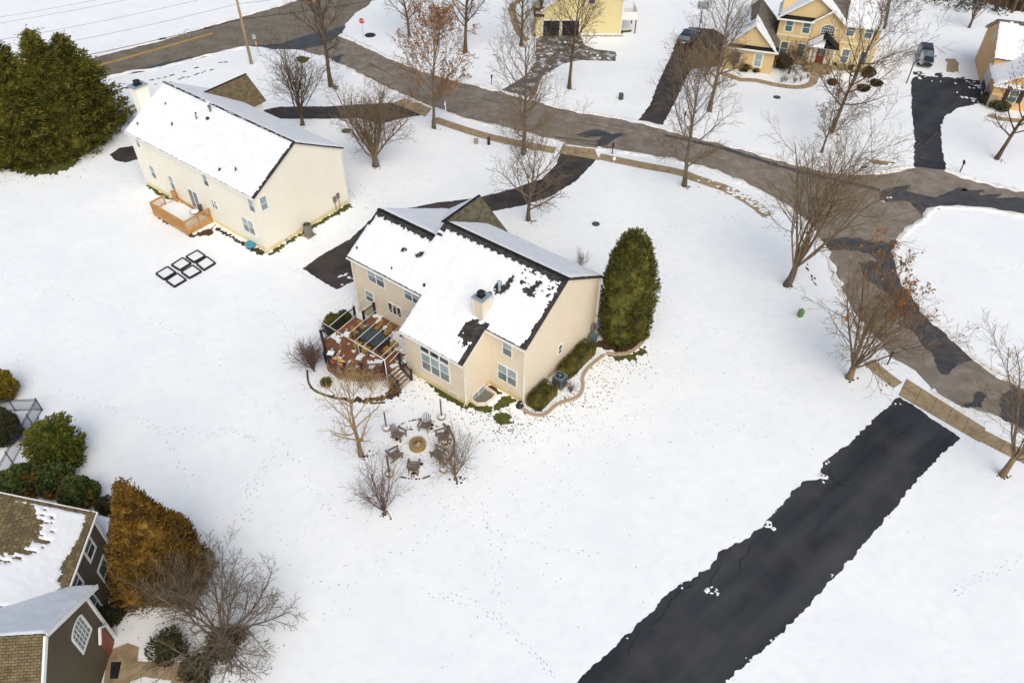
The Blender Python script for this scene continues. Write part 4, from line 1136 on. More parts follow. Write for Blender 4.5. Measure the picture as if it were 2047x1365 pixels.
def window(H, face, plane, a, z0, w, h, cols=1, up='glass_blind', lo='glass_mid', frame='white', rail=.5, trim=.07, proud=.05, grid=None, arch=0.0, sill=False, name='window', wide=None):
    """a = centre along the wall, z0 = sill height; double-hung sashes side by side"""
    fr = MB()
    t = trim
    if arch:
        pts_o, pts_i = [], []
        N = 12
        for k in range(N + 1):
            th = pi * k / N
            pts_o.append((w / 2 * cos(th), h - arch + arch * sin(th)))
            pts_i.append(((w / 2 - t) * cos(th), h - arch + (arch - t * .8) * sin(th)))
        for k in range(N):
            q = [pts_o[k], pts_o[k + 1], pts_i[k + 1], pts_i[k]]
            fr.add([(x, y, 0) for x, y in q] + [(x, y, proud) for x, y in q], [(4, 5, 6, 7), (0, 1, 5, 4), (2, 3, 7, 6)])
        fr.box2((-w / 2, 0, 0), (-w / 2 + t, h - arch, proud)); fr.box2((w / 2 - t, 0, 0), (w / 2, h - arch, proud))
        fr.box2((-w / 2 + t, 0, 0), (w / 2 - t, t, proud))
    else:
        fr.box2((-w / 2, 0, 0), (-w / 2 + t, h, proud)); fr.box2((w / 2 - t, 0, 0), (w / 2, h, proud))
        fr.box2((-w / 2 + t, 0, 0), (w / 2 - t, t, proud)); fr.box2((-w / 2 + t, h - t, 0), (w / 2 - t, h, proud))
    cw = (w - 2 * t) / cols
    for c in range(1, cols):
        x = -w / 2 + t + c * cw
        fr.box2((x - .045, t, 0), (x + .045, h - t, proud - .004))
    o = fr.build(name, MT[frame], H)
    on_face(o, face, a, plane, z0)
    if wide:
        tr = MB()
        tr.box2((-w / 2 - wide, -wide, -.01), (-w / 2, h + wide, .028)); tr.box2((w / 2, -wide, -.01), (w / 2 + wide, h + wide, .028))
        tr.box2((-w / 2, -wide, -.01), (w / 2, 0, .028)); tr.box2((-w / 2, h, -.01), (w / 2, h + wide, .028))
        tr.build('surround', MT['cream_trim'], o)
    if sill:
        sl = MB(); sl.box2((-w / 2 - .05, -.08, 0), (w / 2 + .05, -.003, .1)); sl.build('sill', MT[frame], o)
    gz = .016
    if arch:
        pn = MB()
        P = [(-w / 2 + t, t)] + [(w / 2 - t, t)] + [(x, y) for x, y in pts_i]
        pn.add([(x, y, gz) for x, y in P], [tuple(range(len(P)))])
        pn.build('pane', MT[lo], o, tri=True)
    else:
        for c in range(cols):
            x0 = -w / 2 + t + c * cw + (.045 if c else 0); x1 = -w / 2 + t + (c + 1) * cw - (.045 if c < cols - 1 else 0)
            zr = h * rail
            if rail and not grid:
                for (ya, yb, mk, gg) in ((t, zr - .025, lo, gz), (zr + .025, h - t, up, gz + .008)):
                    pn = MB(); pn.box2((x0, ya, 0), (x1, yb, gg)); pn.build('pane', MT[mk], o)
                r_ = MB(); r_.box2((x0, zr - .025, 0), (x1, zr + .025, proud - .008)); r_.build('sash_rail', MT[frame], o)
            else:
                pn = MB(); pn.box2((x0, t, 0), (x1, h - t, gz)); pn.build('pane', MT[lo], o)
    if grid:
        gx, gy = grid
        b = MB()
        for i in range(1, gx):
            x = -w / 2 + t + (w - 2 * t) * i / gx
            b.box2((x - .018, t, gz), (x + .018, h - t - (arch * .12 if arch else 0), gz + .018))
        for j in range(1, gy):
            y = t + (h - 2 * t) * j / gy
            if arch and y > h - arch:
                hw = (w / 2 - t) * sqrt(max(0, 1 - ((y - (h - arch)) / arch) ** 2))
            else: hw = w / 2 - t
            b.box2((-hw, y - .018, gz), (hw, y + .018, gz + .012))
        b.build('glazing_bars', MT[frame], o)
    return o

def bars(H, name, m, segs, w, h=None):
    for a, b in segs:
        mb = MB()
        mb.bar(a, b, w, h)
        o = mb.build(name, m, H)
    return o

def downspout(H, x, y, ztop, m='white', dx=.0, dy=-.06):
    mb = MB()
    mb.tube([(x + dx * 3, y + dy * 4, ztop), (x + dx, y + dy, ztop - .35), (x + dx, y + dy, .25), (x + dx * 3, y + dy * 5, .08)], .045, 6)
    return mb.build('downspout', MT[m], H, smooth=True)

def blob(s, t, cs, ct, rs, rt, seed=0, amp=.5):
    return ((s - cs) / rs) ** 2 + ((t - ct) / rt) ** 2 < 1 + amp * nzs(s, t, 3.0, seed) * 2

# ======================= tan house (centre)
tan = empty('tan_house', g(1047.7, 806.7), radians(143.25 - 180), 'two-storey tan house with chimney, redwood deck and patchy snow on its roof', 'house')
TH = atan(.6); tc, ts = cos(TH), sin(TH)
prof_wall(tan, [(0, -.3), (9.8, -.3), (9.8, 5.9), (4.9, 8.84), (0, 5.9)], -11.2, 0, 'x', MT['tan'])
prof_wall(tan, [(.002, -.3), (11.9, -.3), (11.9, 3.6), (3.7, 8.10), (.002, 5.9)], -17.3, -11.2, 'x', MT['tan'])
prof_wall(tan, [(-2.75, -.3), (0.1, -.3), (0.1, 5.9), (-2.75, 4.22)], -9.35, -3.35, 'x', MT['tan'])
prof_wall(tan, [(-17.298, -.3), (-10.9, -.3), (-10.9, 3.6), (-14.06, 6.15), (-17.298, 3.6)], 7.4, 12.1, 'y', MT['tan'])
def tv(v): return (v + 2.95) / tc
PM = [(-9.6, 0), (-3.4, 0), (-3.4, tv(-.25)), (.18, tv(-.25)), (.18, tv(4.9)), (-11.4, tv(4.9)), (-11.4, tv(3.7)), (-17.5, tv(3.7)), (-17.5, tv(-.25)), (-9.6, tv(-.25))]
front = slope(tan, (0, -2.95, 4.33), (1, 0, 0), (0, tc, ts), PM, MT['shingle_dark'])
def m_front(s, t):
    if not inside(PM, s, t + .0): 
        return False
    ridge = tv(4.9) if s > -11.4 else tv(3.7)
    if t > ridge - .42 - .16 * abs(nzs(s, t, 2.2, 1)) - .10 * (1 if int(s / .33) % 2 else 0): return False
    if s > .18 - .38 - .12 * nzs(s, t, 2.5, 2) and t > tv(-.1): return False
    if s > -3.4 - .42 - .15 * nzs(s, t, 2.5, 3) and t < tv(.2) and s < -3.3: return False
    if s > .18 - .75 and t < tv(-.25) + .35 - (s + .6) * .1 and s > -.35: return False
    if s < -17.5 + .22 and t > tv(3.7) - 1.5: return False
    if blob(s, t, -4.35, tv(-.85), .75, 1.05, 4, .35) and s > -5.1: return False
    if blob(s, t, -4.1, tv(2.45), .5, .42, 5) or blob(s, t, -3.75, tv(3.0), .22, .75, 6) or blob(s, t, -4.6, tv(1.8), .25, .35, 16): return False
    if blob(s, t, -2.0, tv(3.05), .55, .28, 7) or blob(s, t, -1.75, tv(3.5), .2, .4, 8): return False
    if blob(s, t, -11.9, tv(2.0), .26, .17, 9) or blob(s, t, -11.6, tv(2.2), .12, .28, 10) or blob(s, t, -13.3, tv(1.9), .16, .2, 11): return False
    if s > -3.3 and t > ridge - 1.9:     # thin snow: rows of shingle edges show
        if int(t / .28) % 2 == 0 and nzs(s, t, 2.6, 12) > .05 + .16 * (ridge - t): return False
    if s > -11.4 and t > ridge - 1.2 and abs(s + 11.2) < .25 and int(t / .28) % 2 == 0: return False
    return True
snow_on(front, (-17.5, .2, 0, tv(4.95)), m_front, res=.11, th=.085, seed=1, steps=.05)
rear = slope(tan, (0, 10.05, 5.95), (-1, 0, 0), (0, -tc, ts), [(-.18, 0), (11.4, 0), (11.4, 5.99), (-.18, 5.99)], MT['shingle_dark'])
snow_on(rear, (-.18, 11.4, 0, 6), lambda s, t: t < 5.62 - .1 * abs(nzs(s, t, 2.2, 3)) and s > -.05, res=.2, th=.1, seed=2)
A2 = atan(.545)
wrear = slope(tan, (0, 12.2, 3.69), (-1, 0, 0), (0, -cos(A2), sin(A2)), [(11.42, 0), (17.5, 0), (17.5, 9.66), (11.42, 9.66)], MT['shingle_dark'])
snow_on(wrear, (11.45, 17.5, 0, 9.7), lambda s, t: t < 9.3 - .1 * abs(nzs(s, t, 2.2, 3)), res=.2, th=.1, seed=3)
A3 = atan(.81)
gr = slope(tan, (-10.3, 0, 3.355), (0, 1, 0), (-cos(A3), 0, sin(A3)), [(6.9, 0), (12.45, 0), (12.45, 4.84), (6.9, 4.84)], MT['shingle_green'])
gl = slope(tan, (-17.6, 0, 3.533), (0, -1, 0), (cos(A3), 0, sin(A3)), [(-12.45, 0), (-7.0, 0), (-7.0, 4.55), (-12.45, 4.55)], MT['shingle_dark'])
snow_on(gl, (-12.45, -7, 0, 4.56), lambda s, t: t < 4.3, res=.2, th=.1, seed=4)
bars(tan, 'ridge_cap', MT['shingle_black'], [((.18, 4.9, 9.06), (-11.4, 4.9, 9.06)), ((-11.4, 3.7, 8.34), (-17.5, 3.7, 8.34)), ((-14.06, 7.0, 6.42), (-14.06, 12.45, 6.42))], .24, .05)
bars(tan, 'gutter', MT['white'], [((-3.35, -3.0, 4.22), (-9.65, -3.0, 4.22)), ((.16, -.32, 5.82), (-3.3, -.32, 5.82)), ((-9.7, -.32, 5.82), (-17.5, -.32, 5.82)), ((.1, 10.1, 5.84), (-11.4, 10.1, 5.84))], .1, .1)
bars(tan, 'rake_board', MT['tan_trim'], [((.12, -.25, 5.83), (.12, 4.9, 8.92)), ((.12, 4.9, 8.92), (.12, 10.0, 5.83)), ((-3.38, -2.9, 4.22), (-3.38, .0, 5.96)), ((-9.58, -2.9, 4.22), (-9.58, -.3, 5.78)), ((-17.44, 3.7, 8.2), (-17.44, -.2, 5.84))], .04, .16)
bars(tan, 'corner_board', MT['tan_trim'], [((.02, -.03, .0), (.02, -.03, 5.75)), ((-3.33, -2.78, 0), (-3.33, -2.78, 4.1)), ((-17.32, -.03, 0), (-17.32, -.03, 5.75)), ((.02, 9.8, 0), (.02, 9.8, 5.75))], .09)
for q in ((-.06, 0, 5.8), (-3.4, -2.75, 4.15), (-17.2, 0, 5.8)): downspout(tan, q[0], q[1], q[2], 'tan_trim')
downspout(tan, .05, 9.75, 5.8, 'white', dx=.07, dy=0)
window(tan, '-y', 0, -1.59, 4.12, .92, 1.5)
window(tan, '-y', 0, -1.6, 1.25, 1.82, 1.72, cols=2)
window(tan, '-y', -2.75, -6.27, 1.38, 2.82, 1.8, cols=3)
for k in range(3):
    window(tan, '-y', -2.75, -7.22 + .95 * k, 3.28, .94, .82, rail=0, lo='glass_dark', trim=.06)
window(tan, '-y', 0, -14.66, 4.28, 1.86, 1.42, cols=2)
window(tan, '-y', 0, -10.8, 4.45, 1.72, 1.25, cols=2)
window(tan, '-y', 0, -15.76, 1.9, .95, 1.17)
window(tan, '-y', 0, -12.95, 1.98, 1.48, 1.1, cols=3, rail=0, lo='glass_wine')
window(tan, '+x', 0, 4.6, 1.68, .55, 1.0, lo='glass_mid', up='glass_dark')
window(tan, '-y', -2.75, -4.6, .28, .9, .26, rail=0, lo='glass_dark', frame='tan_trim', name='basement_window')
# chimney
ch = MB(); ch.box2((-4.78, .12, 4.6), (-3.92, 1.08, 7.95)); chim = ch.build('chimney', MT['tan'], tan)
cb = MB()
for x in (-4.78, -3.92):
    for y in (.12, 1.08): cb.box((x, y, 6.5), (.08, .08, 2.9))
cb.build('corner_trim', MT['tan_trim'], chim)
cp = MB(); cp.box2((-4.88, .02, 7.952), (-3.82, 1.18, 8.04)); cp.build('cap_plate', MT['steel'], chim)
cw = MB(); cw.box2((-4.62, .3, 8.04), (-4.12, .8, 8.14)); cw.box2((-4.56, .36, 8.14), (-4.18, .74, 8.36)); cw.lathe((-4.37, .55, 8.36), [(.30, 0), (.30, .06), (.1, .14)], 8); cw.build('cowl', MT['black'], chim)
pp = MB(); pp.lathe((-4.1, 2.35, 7.3), [(.16, 0), (.13, .12), (.11, .12), (.11, .85), (.17, .9), (.17, 1.02), (.06, 1.08)], 12); pp.build('flue_pipe', MT['steel'], tan, smooth=False)
for (x, y, s_) in ((-1.75, 3.35, .09), (-11.6, 2.1, .1), (-12.9, 1.9, .07), (-17.0, .5, .07), (-13.1, .35, .06), (-9.75, .35, .1)):
    v_ = MB(); zz = 5.95 + .6 * (y + .25); v_.lathe((x, y, zz - .05), [(s_, 0), (s_, .32), (s_ * .5, .34)], 8); v_.build('vent_stub', MT['black'], tan)
# window well
well = empty('window_well', tan.matrix_basis @ Vector((-2.7, -1.35, 0)), radians(-36.75), 'tan window well with glazed doors between the two rear walls', 'window well')
wm = MB()
P_o = [(-.62, -.95), (.05, -.95), (.5, -.55), (.62, .1), (.55, .7), (-.62, .78)]
N = len(P_o)
for i in range(N - 1):
    a, b = Vector((*P_o[i], 0)), Vector((*P_o[i + 1], 0))
    wm.bar((a.x, a.y, .16), (b.x, b.y, .16), .09, .34)
wm.build('rim', MT['tan_trim'], well)
fl = MB(); fl.prism(P_o, .012, .02); fl.build('floor', MT['grey_metal'], well, tri=True)
gd = MB(); gd.box2((-.6, -.85, .03), (-.54, .65, .62)); gd.build('glass_door', MT['white'], well)
for k in range(2):
    pn = MB(); pn.box2((-.539, -.78 + .74 * k, .08), (-.532, -.14 + .74 * k, .57)); pn.build('pane', MT['glass_blind'], well)

# ---- redwood deck
deck = empty('redwood_deck', tan.location, radians(-36.75), 'angled redwood deck with black railings and patches of snow behind the tan house', 'deck')
DZ = .92
DP = [(-9.42, -.06), (-9.42, -2.9), (-9.65, -3.3), (-9.9, -4.55), (-11.2, -5.75), (-12.9, -6.65), (-14.3, -6.55), (-15.25, -5.75), (-16.3, -5.05), (-16.3, -1.4), (-15.3, -1.4), (-15.3, -.06)]
jm = MB(); jm.prism(DP, .5, DZ - .045); jm.build('joists', MT['deck_dark'], deck, tri=True)
x = -16.28
while x < -9.45:
    ys = []
    for i in range(len(DP)):
        (x1, y1), (x2, y2) = DP[i], DP[(i + 1) % len(DP)]
        if (x1 > x) != (x2 > x): ys.append(y1 + (y2 - y1) * (x - x1) / (x2 - x1))
    ys.sort()
    for a, b in zip(ys[::2], ys[1::2]):
        mb = MB(); mb.box((x, (a + b) / 2, DZ - .02), (.142, b - a + .03, .04)); mb.build('board', MT['deck'], deck)
    x += .147
sk = MB()
for a, b in zip(DP[2:10], DP[3:11]):
    A, B = Vector((*a, 0)), Vector((*b, 0))
    n = max(2, int((B - A).length / .16))
    for k in range(n):
        q = A.lerp(B, (k + .5) / n)
        sk.box((q.x, q.y, .42), (.05, .05, .9))
tag(sk.build('skirt_slats', MT['deck_dark'], deck), kind='stuff')
ff = MB()
for a, b in zip(DP[2:10], DP[3:11]): ff.bar((*a, DZ - .12), (*b, DZ - .12), .05, .2)
ff.build('fascia', MT['deck'], deck)
RZ = 1.0
posts = MB()
pm = MB(); pm.box2((-.075, -.075, 0), (.075, .075, 1.12)); pm.box2((-.1, -.1, 1.12), (.1, .1, 1.17)); pm.box2((-.06, -.06, 1.17), (.06, .06, 1.21))
first_post = None
rails = [(DP[3], DP[4]), (DP[4], DP[5]), (DP[5], DP[6]), (DP[6], DP[7]), (DP[7], DP[8]), (DP[8], DP[9]), ((-15.3, -1.35), (-15.3, -.1))]
pset = []
for a, b in rails:
    for q in (a, b):
        if all((q[0] - p[0]) ** 2 + (q[1] - p[1]) ** 2 > .05 for p in pset): pset.append(q)
pset += [(-16.3, -3.2), (-9.62, -3.2)]
for q in pset:
    if first_post is None: first_post = pm.build('rail_post', MT['black'], deck, loc=(q[0], q[1], DZ))
    else: put('rail_post', first_post.data, deck, (q[0], q[1], DZ))
for a, b in rails:
    A, B = Vector((*a, DZ)), Vector((*b, DZ))
    mb = MB(); mb.bar(A + Vector((0, 0, .12)), B + Vector((0, 0, .12)), .05, .05); mb.build('bottom_rail', MT['black'], deck)
    mb = MB(); mb.bar(A + Vector((0, 0, 1.0)), B + Vector((0, 0, 1.0)), .08, .05)
    ro = mb.build('railing', MT['black'], deck)
    n = int((B - A).length / .13)
    bb = MB()
    for k in range(1, n):
        q = A.lerp(B, k / n); bb.box((q.x, q.y, DZ + .55), (.022, .022, .86))
    tag(bb.build('balusters', MT['black'], ro), kind='stuff')
# stairs
for k in range(5):
    t_ = (k + .5) / 5
    zz = DZ - (k + 1) * DZ / 6
    mb = MB(); mb.box((-9.72 + .27 * (k + .5), -4.0 - .03 * k, zz - .02), (.28, 1.3, .04)); so = mb.build('stair_tread', MT['deck'], deck)
    snow_on_box = MB()
    snow_on_box.box((-9.72 + .27 * (k + .5) + .02, -4.0 - .03 * k, zz + .012), (.17, 1.15, .022)); snow_on_box.build('snow_strip', MT['roof_snow'], so)
mb = MB()
for y in (-4.72, -3.3):
    mb.bar((-9.75, y, DZ - .1), (-8.35, y - .05, .05), .05, .24)
mb.build('stringer', MT['deck_dark'], deck)
for y in (-4.75, -3.28):
    mb = MB(); mb.bar((-9.8, y, DZ + .15), (-8.4, y - .04, .2), .05, .05); mb.build('bottom_rail', MT['black'], deck)
    mb = MB(); mb.bar((-9.8, y, DZ + 1.0), (-8.4, y - .04, 1.05), .07, .05)
    ro = mb.build('railing', MT['black'], deck)
    bb = MB()
    for k in range(1, 11):
        t_ = k / 11; bb.box((-9.8 + 1.4 * t_, y - .04 * t_, DZ * (1 - t_) + .58 + .05 * t_), (.022, .022, .85))
    tag(bb.build('balusters', MT['black'], ro), kind='stuff')
    put('rail_post', first_post.data, deck, (-8.4, y - .04, 0))
fo = MB(); fo.box2((-16.3, -6.7, DZ - .001), (-9.4, 0, DZ - .0005))
fo = MB(); fo.add([(-12.8, -3.5, DZ - .03), (-12.7, -3.5, DZ - .03), (-12.7, -3.4, DZ - .03)], [(0, 1, 2)])
def m_deck(s, t):
    if not inside(DP, s, t): return False
    v = nzs(s, t, 1.1, 41, 4)
    k = v + .0
    for (cx_, cy_, r_, am) in ((-14.0, -5.6, .9, .36), (-12.6, -5.3, .8, .42), (-11.2, -4.5, .75, .42), (-11.0, -2.2, .8, .3), (-12.9, -.75, 1.1, .28), (-14.9, -1.3, .8, .3), (-13.2, -6.2, .8, .42), (-14.4, -3.9, .5, .3), (-15.6, -4.6, .6, .28), (-9.9, -3.7, .5, .5)):
        d = hypot(s - cx_, t - cy_) / r_
        k += am * max(0, 1 - d)
    return k > .27
snow_on(deck, (-16.3, -9.4, -6.7, 0), m_deck, res=.075, th=.045, seed=9, z0=DZ + .003, name='snow_patch')
for o_ in deck.children:
    if o_.name.startswith('snow_patch'):
        for v in o_.data.vertices:
            if v.co.z < DZ: v.co.z = DZ + .003 + v.co.z * .6
# pergola of white pipes
perg = empty('string_light_frame', tan.location, radians(-36.75), 'white pipe canopy frame for string lights above the redwood deck', 'canopy frame')
PZ = 3.15
def rod(name, a, b, r=.032, m='pipe'):
    mb = MB(); mb.tube([a, b], r, 6); return mb.build(name, MT[m], perg, smooth=True)
rod('front_beam', (-16.4, -5.0, PZ), (-9.2, -5.05, PZ), .03)
rod('side_beam', (-16.4, -5.0, PZ), (-16.3, -.02, PZ + .05), .024)
rod('side_beam', (-9.2, -5.05, PZ), (-9.32, -2.8, PZ + .05), .024)
for k in range(8):
    u_ = 15.45 - .92 * k
    rod('cross_beam', (-u_ + .3, -5.0, PZ), (-u_, -.02 if u_ > 9.4 else -2.8, PZ + .06), .019)
for q in ((-16.4, -5.0), (-9.2, -5.05)):
    rod('post', (q[0], q[1], DZ + .9 if q[0] < -12 else DZ * .3), (q[0], q[1], PZ), .035)
rod('post', (-16.36, -1.4, DZ + 1), (-16.36, -1.4, PZ), .03)
for q in ((-14.2, -5.02), (-12.0, -5.03)): rod('post', (q[0], q[1], DZ), (q[0], q[1], PZ), .016)
mb = MB()
for k in range(9):
    a, b = Vector((-16.4, -5.0 + .55 * k, PZ - .05)), None
    mb.lathe((-16.38, -4.9 + .55 * k, PZ - .16), [(.012, .12), (.03, .08), (.035, .03), (.015, 0)], 6)
tag(mb.build('light_bulbs', MT['lamp_lens'], perg), kind='stuff')

HF = tan.matrix_basis.copy()
def hp(x, y, z=0): return Vector(tan.location) + Vector((cos(radians(-36.75)) * x - sin(radians(-36.75)) * y, sin(radians(-36.75)) * x + cos(radians(-36.75)) * y, z))
well.location = hp(-2.7, -1.35)
hedge_box('clipped_hedge', hp(.83, 1.15), radians(-36.75 + 90), 2.5, 1.35, .95, 3, 'clipped green hedge block between the house corner and the air conditioner')
hedge_box('clipped_hedge', hp(.8, 5.95), radians(-36.75 + 90), 4.1, 1.25, 1.0, 4, 'long clipped hedge between the air conditioner and the tall arborvitae')

# ======================= cream house (upper left)
cream = empty('cream_house', g(536, 505), radians(143 - 180), 'long cream two-storey house with an unbroken snow roof and wooden deck', 'house')
TW = atan(.556); wc, ws = cos(TW), sin(TW)
prof_wall(cream, [(0, -.3), (10.3, -.3), (10.3, 6.02), (5.2, 8.9), (0, 6.02)], -18.6, 0, 'x', MT['cream'])
prof_wall(cream, [(-18.2, -.3), (-13.85, -.3), (-13.85, 5.8), (-16.0, 7.7), (-18.2, 5.8)], 9.5, 12.4, 'y', MT['cream'])
RL = 5.42 / wc
cf = slope(cream, (0, -.22, 6.09), (1, 0, 0), (0, wc, ws), [(-18.9, 0), (.2, 0), (.2, RL), (-18.9, RL)], MT['shingle_dark'])
def m_cf(s, t):
    if s > .2 - .2 - .04 * nzs(s, t, 3, 1): return False
    if t > RL - .10 - .05 * nzs(s, t, 2, 2) and not (-12.2 < s < -11.6): return False
    for (a, b, r) in ((-16.5, 4.2, .1), (-12.2, 4.6, .12), (-11.8, 4.3, .12), (-10.6, 4.75, .22), (-14.0, 2.7, .13), (-18.0, 1.2, .1), (-5.2, .9, .13), (-3.6, 1.6, .13)):
        if hypot(s - a, t - b) < r: return False
    return True
snow_on(cf, (-18.9, .2, 0, RL), m_cf, res=.13, th=.11, seed=21)
cr = slope(cream, (0, 10.62, 6.09), (-1, 0, 0), (0, -wc, ws), [(-.2, 0), (18.9, 0), (18.9, RL), (-.2, RL)], MT['shingle_dark'])
snow_on(cr, (-.2, 18.9, 0, RL), lambda s, t: s > -.08 and t < RL - .06, res=.25, th=.11, seed=22)
A5 = atan(.875)
cg = slope(cream, (-13.5, 0, 5.76), (0, 1, 0), (-cos(A5), 0, sin(A5)), [(6.9, 0), (12.75, 0), (12.75, 3.32), (6.9, 3.32)], MT['shingle_brown'])
cl = slope(cream, (-18.5, 0, 5.76), (0, -1, 0), (cos(A5), 0, sin(A5)), [(-12.75, 0), (-6.9, 0), (-6.9, 3.32), (-12.75, 3.32)], MT['shingle_brown'])
snow_on(cl, (-12.75, -6.9, 0, 3.32), lambda s, t: t < 3.2, res=.25, th=.1, seed=23)
bars(cream, 'ridge_cap', MT['shingle_black'], [((.2, 5.2, 9.11), (-11.6, 5.2, 9.11)), ((-12.2, 5.2, 9.11), (-18.9, 5.2, 9.11)), ((-16.0, 6.9, 7.96), (-16.0, 12.75, 7.96))], .18, .04)
bars(cream, 'gutter', MT['white'], [((.2, -.28, 5.98), (-18.9, -.28, 5.98)), ((.1, 10.68, 5.98), (-18.9, 10.68, 5.98))], .1, .1)
bars(cream, 'rake_board', MT['white'], [((.14, -.2, 5.97), (.14, 5.2, 8.98)), ((.14, 5.2, 8.98), (.14, 10.6, 5.97)), ((-13.9, 12.7, 5.8), (-13.6, 12.7, 5.8))], .04, .16)
downspout(cream, -.08, 0, 5.95, 'white'); downspout(cream, -18.5, 0, 5.95, 'white'); downspout(cream, .05, 10.2, 5.95, 'white', dx=.07, dy=0)
for (a, z, w_, h_, c_) in ((-17.45, 4.7, .62, 1.15, 1), (-16.5, 1.55, .85, 1.55, 1), (-13.43, 1.46, .78, 1.65, 1), (-7.1, 4.33, .82, 1.35, 1), (-.68, 4.2, .85, 1.42, 1), (-2.02, 1.3, 1.68, 1.6, 2), (-6.8, 2.0, .86, 1.0, 2)):
    window(cream, '-y', 0, a, z, w_, h_, cols=c_)
window(cream, '+x', 0, .8, 4.28, .78, 1.42, up='glass_blind', lo='glass_blind')
window(cream, '-y', 0, -10.15, .62, 1.5, 2.1, cols=2, rail=0, lo='glass_mid', name='sliding_door')
window(cream, '+x', 0, 2.2, .1, .55, .28, rail=0, lo='glass_dark', name='basement_window')
ch = MB(); ch.box2((-19.6, 2.0, -.2), (-18.55, 3.3, 9.6)); chim = ch.build('chimney', MT['cream'], cream)
cp = MB(); cp.box2((-19.72, 1.88, 9.602), (-18.43, 3.42, 9.7)); cp.build('cap_plate', MT['steel'], chim)
cw = MB(); cw.box2((-19.4, 2.3, 9.7), (-18.8, 3.0, 9.8)); cw.box2((-19.3, 2.4, 9.8), (-18.9, 2.9, 10.05)); cw.lathe((-19.1, 2.65, 10.05), [(.34, 0), (.34, .07), (.1, .15)], 8); cw.build('cowl', MT['black'], chim)
pp = MB(); pp.lathe((-10.7, 4.5, 8.45), [(.2, 0), (.13, .14), (.1, .14), (.1, .8), (.17, .85), (.17, .98), (.05, 1.03)], 10); pp.build('flue_pipe', MT['hydrant'] if False else MT['grey_metal'], cream)
for (x, t_) in ((-16.5, 4.2), (-12.2, 4.6), (-11.8, 4.3), (-14.0, 2.7), (-18.0, 1.2), (-5.2, .9), (-3.6, 1.6)):
    v_ = MB(); v_.lathe((x, -.22 + t_ * wc, 6.0 + t_ * ws), [(.06, 0), (.06, .32), (.03, .33)], 7); v_.build('vent_stub', MT['black'], cream)
mm = MB(); mm.box2((.0, 8.4, 1.0), (.14, 8.75, 1.6)); mm.box2((.0, 8.9, 1.2), (.12, 9.2, 1.75)); mm.tube([(.08, 8.55, 1.0), (.08, 8.55, .1)], .03, 6); mm.tube([(.08, 9.05, 1.2), (.08, 9.05, .1)], .03, 6); mm.build('meter_box', MT['grey_metal'], cream)
# pine deck
pd = empty('pine_deck', cream.location, radians(-37), 'small snow-covered pine deck with picket rails behind the cream house', 'deck')
X0, X1, Y0, ZD = -13.3, -8.0, -2.85, .62
fl = MB(); fl.box2((X0, Y0, ZD - .2), (X1, -.03, ZD)); fo_ = fl.build('floor', MT['pine_deck'], pd)
snow_on(pd, (X0 + .12, X1 - .1, Y0 + .1, -.35), lambda s, t: True, res=.2, th=.14, seed=25, z0=ZD + .002)
for o_ in pd.children:
    if o_.name.startswith('snow_cover'):
        for v in o_.data.vertices:
            if v.co.z < ZD - .0: v.co.z = ZD + .01 + v.co.z
for (x, y) in ((X0, Y0), (X1, Y0), (X0, -.08), (X1, -.08), (-10.6, Y0), (X0, -1.4), (X1, -1.4)):
    mb = MB(); mb.box((x, y, .75), (.1, .1, 1.7)); mb.build('post', MT['pine_deck'], pd)
pr = [((X0, Y0), (X1, Y0)), ((X1, Y0), (X1, -.08)), ((X0, Y0), (X0, -1.4)), ((X0, -.55), (X0, -.08)), ((X0, -.55), (X0 + .9, -.55))]
for a, b in pr:
    A, B = Vector((*a, ZD)), Vector((*b, ZD))
    mb = MB(); mb.bar(A + Vector((0, 0, .95)), B + Vector((0, 0, .95)), .14, .04); mb.bar(A + Vector((0, 0, .87)), B + Vector((0, 0, .87)), .04, .12)
    m2 = MB(); m2.bar(A + Vector((0, 0, .1)), B + Vector((0, 0, .1)), .04, .09); m2.build('bottom_rail', MT['pine_deck'], pd)
    ro = mb.build('railing', MT['pine_deck'], pd)
    n = int((B - A).length / .12); bb = MB()
    for k in range(1, n):
        q = A.lerp(B, k / n); bb.box((q.x, q.y, ZD + .45), (.038, .038, .75))
    tag(bb.build('pickets', MT['pine_deck'], ro), kind='stuff')
mb = MB(); mb.box2((X0, Y0 - .03, .1), (X1, Y0 - .005, ZD - .05)); mb.box2((X1 + .005, Y0, .1), (X1 + .03, -.05, ZD - .05)); mb.build('skirt', MT['pine_deck'], pd)

# ======================= pale yellow house with two open garage bays (top)
gh = empty('pale_yellow_house', g(1239.5, 71.8), radians(1.494), 'pale yellow house with two open dark garage bays', 'house')
prof_wall(gh, [(-10.7, -.2), (0, -.2), (0, 5.1), (-4.4, 8.0), (-10.7, 3.65)], 0, 11, 'y', MT['pale_yellow'])
prof_wall(gh, [(0.02, -.2), (4.0, -.2), (4.0, 2.9), (0.02, 3.2)], -11.6, -10.6, 'x', MT['pale_yellow'])
AG = atan(.68)
gs = slope(gh, (.35, 0, 4.98), (0, 1, 0), (-cos(AG), 0, sin(AG)), [(-.4, 0), (11.3, 0), (11.3, 4.75 / cos(AG)), (-.4, 4.75 / cos(AG))], MT['shingle_dark'])
snow_on(gs, (-.35, 11.3, 0, 5.7), lambda s, t: True, res=.3, th=.1, seed=31)
gs = slope(gh, (-11.0, 0, 3.68), (0, -1, 0), (cos(AG), 0, sin(AG)), [(-11.3, 0), (.4, 0), (.4, 6.6 / cos(AG)), (-11.3, 6.6 / cos(AG))], MT['shingle_dark'])
snow_on(gs, (-11.3, .35, 0, 7.9), lambda s, t: t > .5 + .3 * nzs(s, t, 1.2, 5) and nzs(s, t, .7, 6) > -.3, res=.2, th=.1, seed=32)
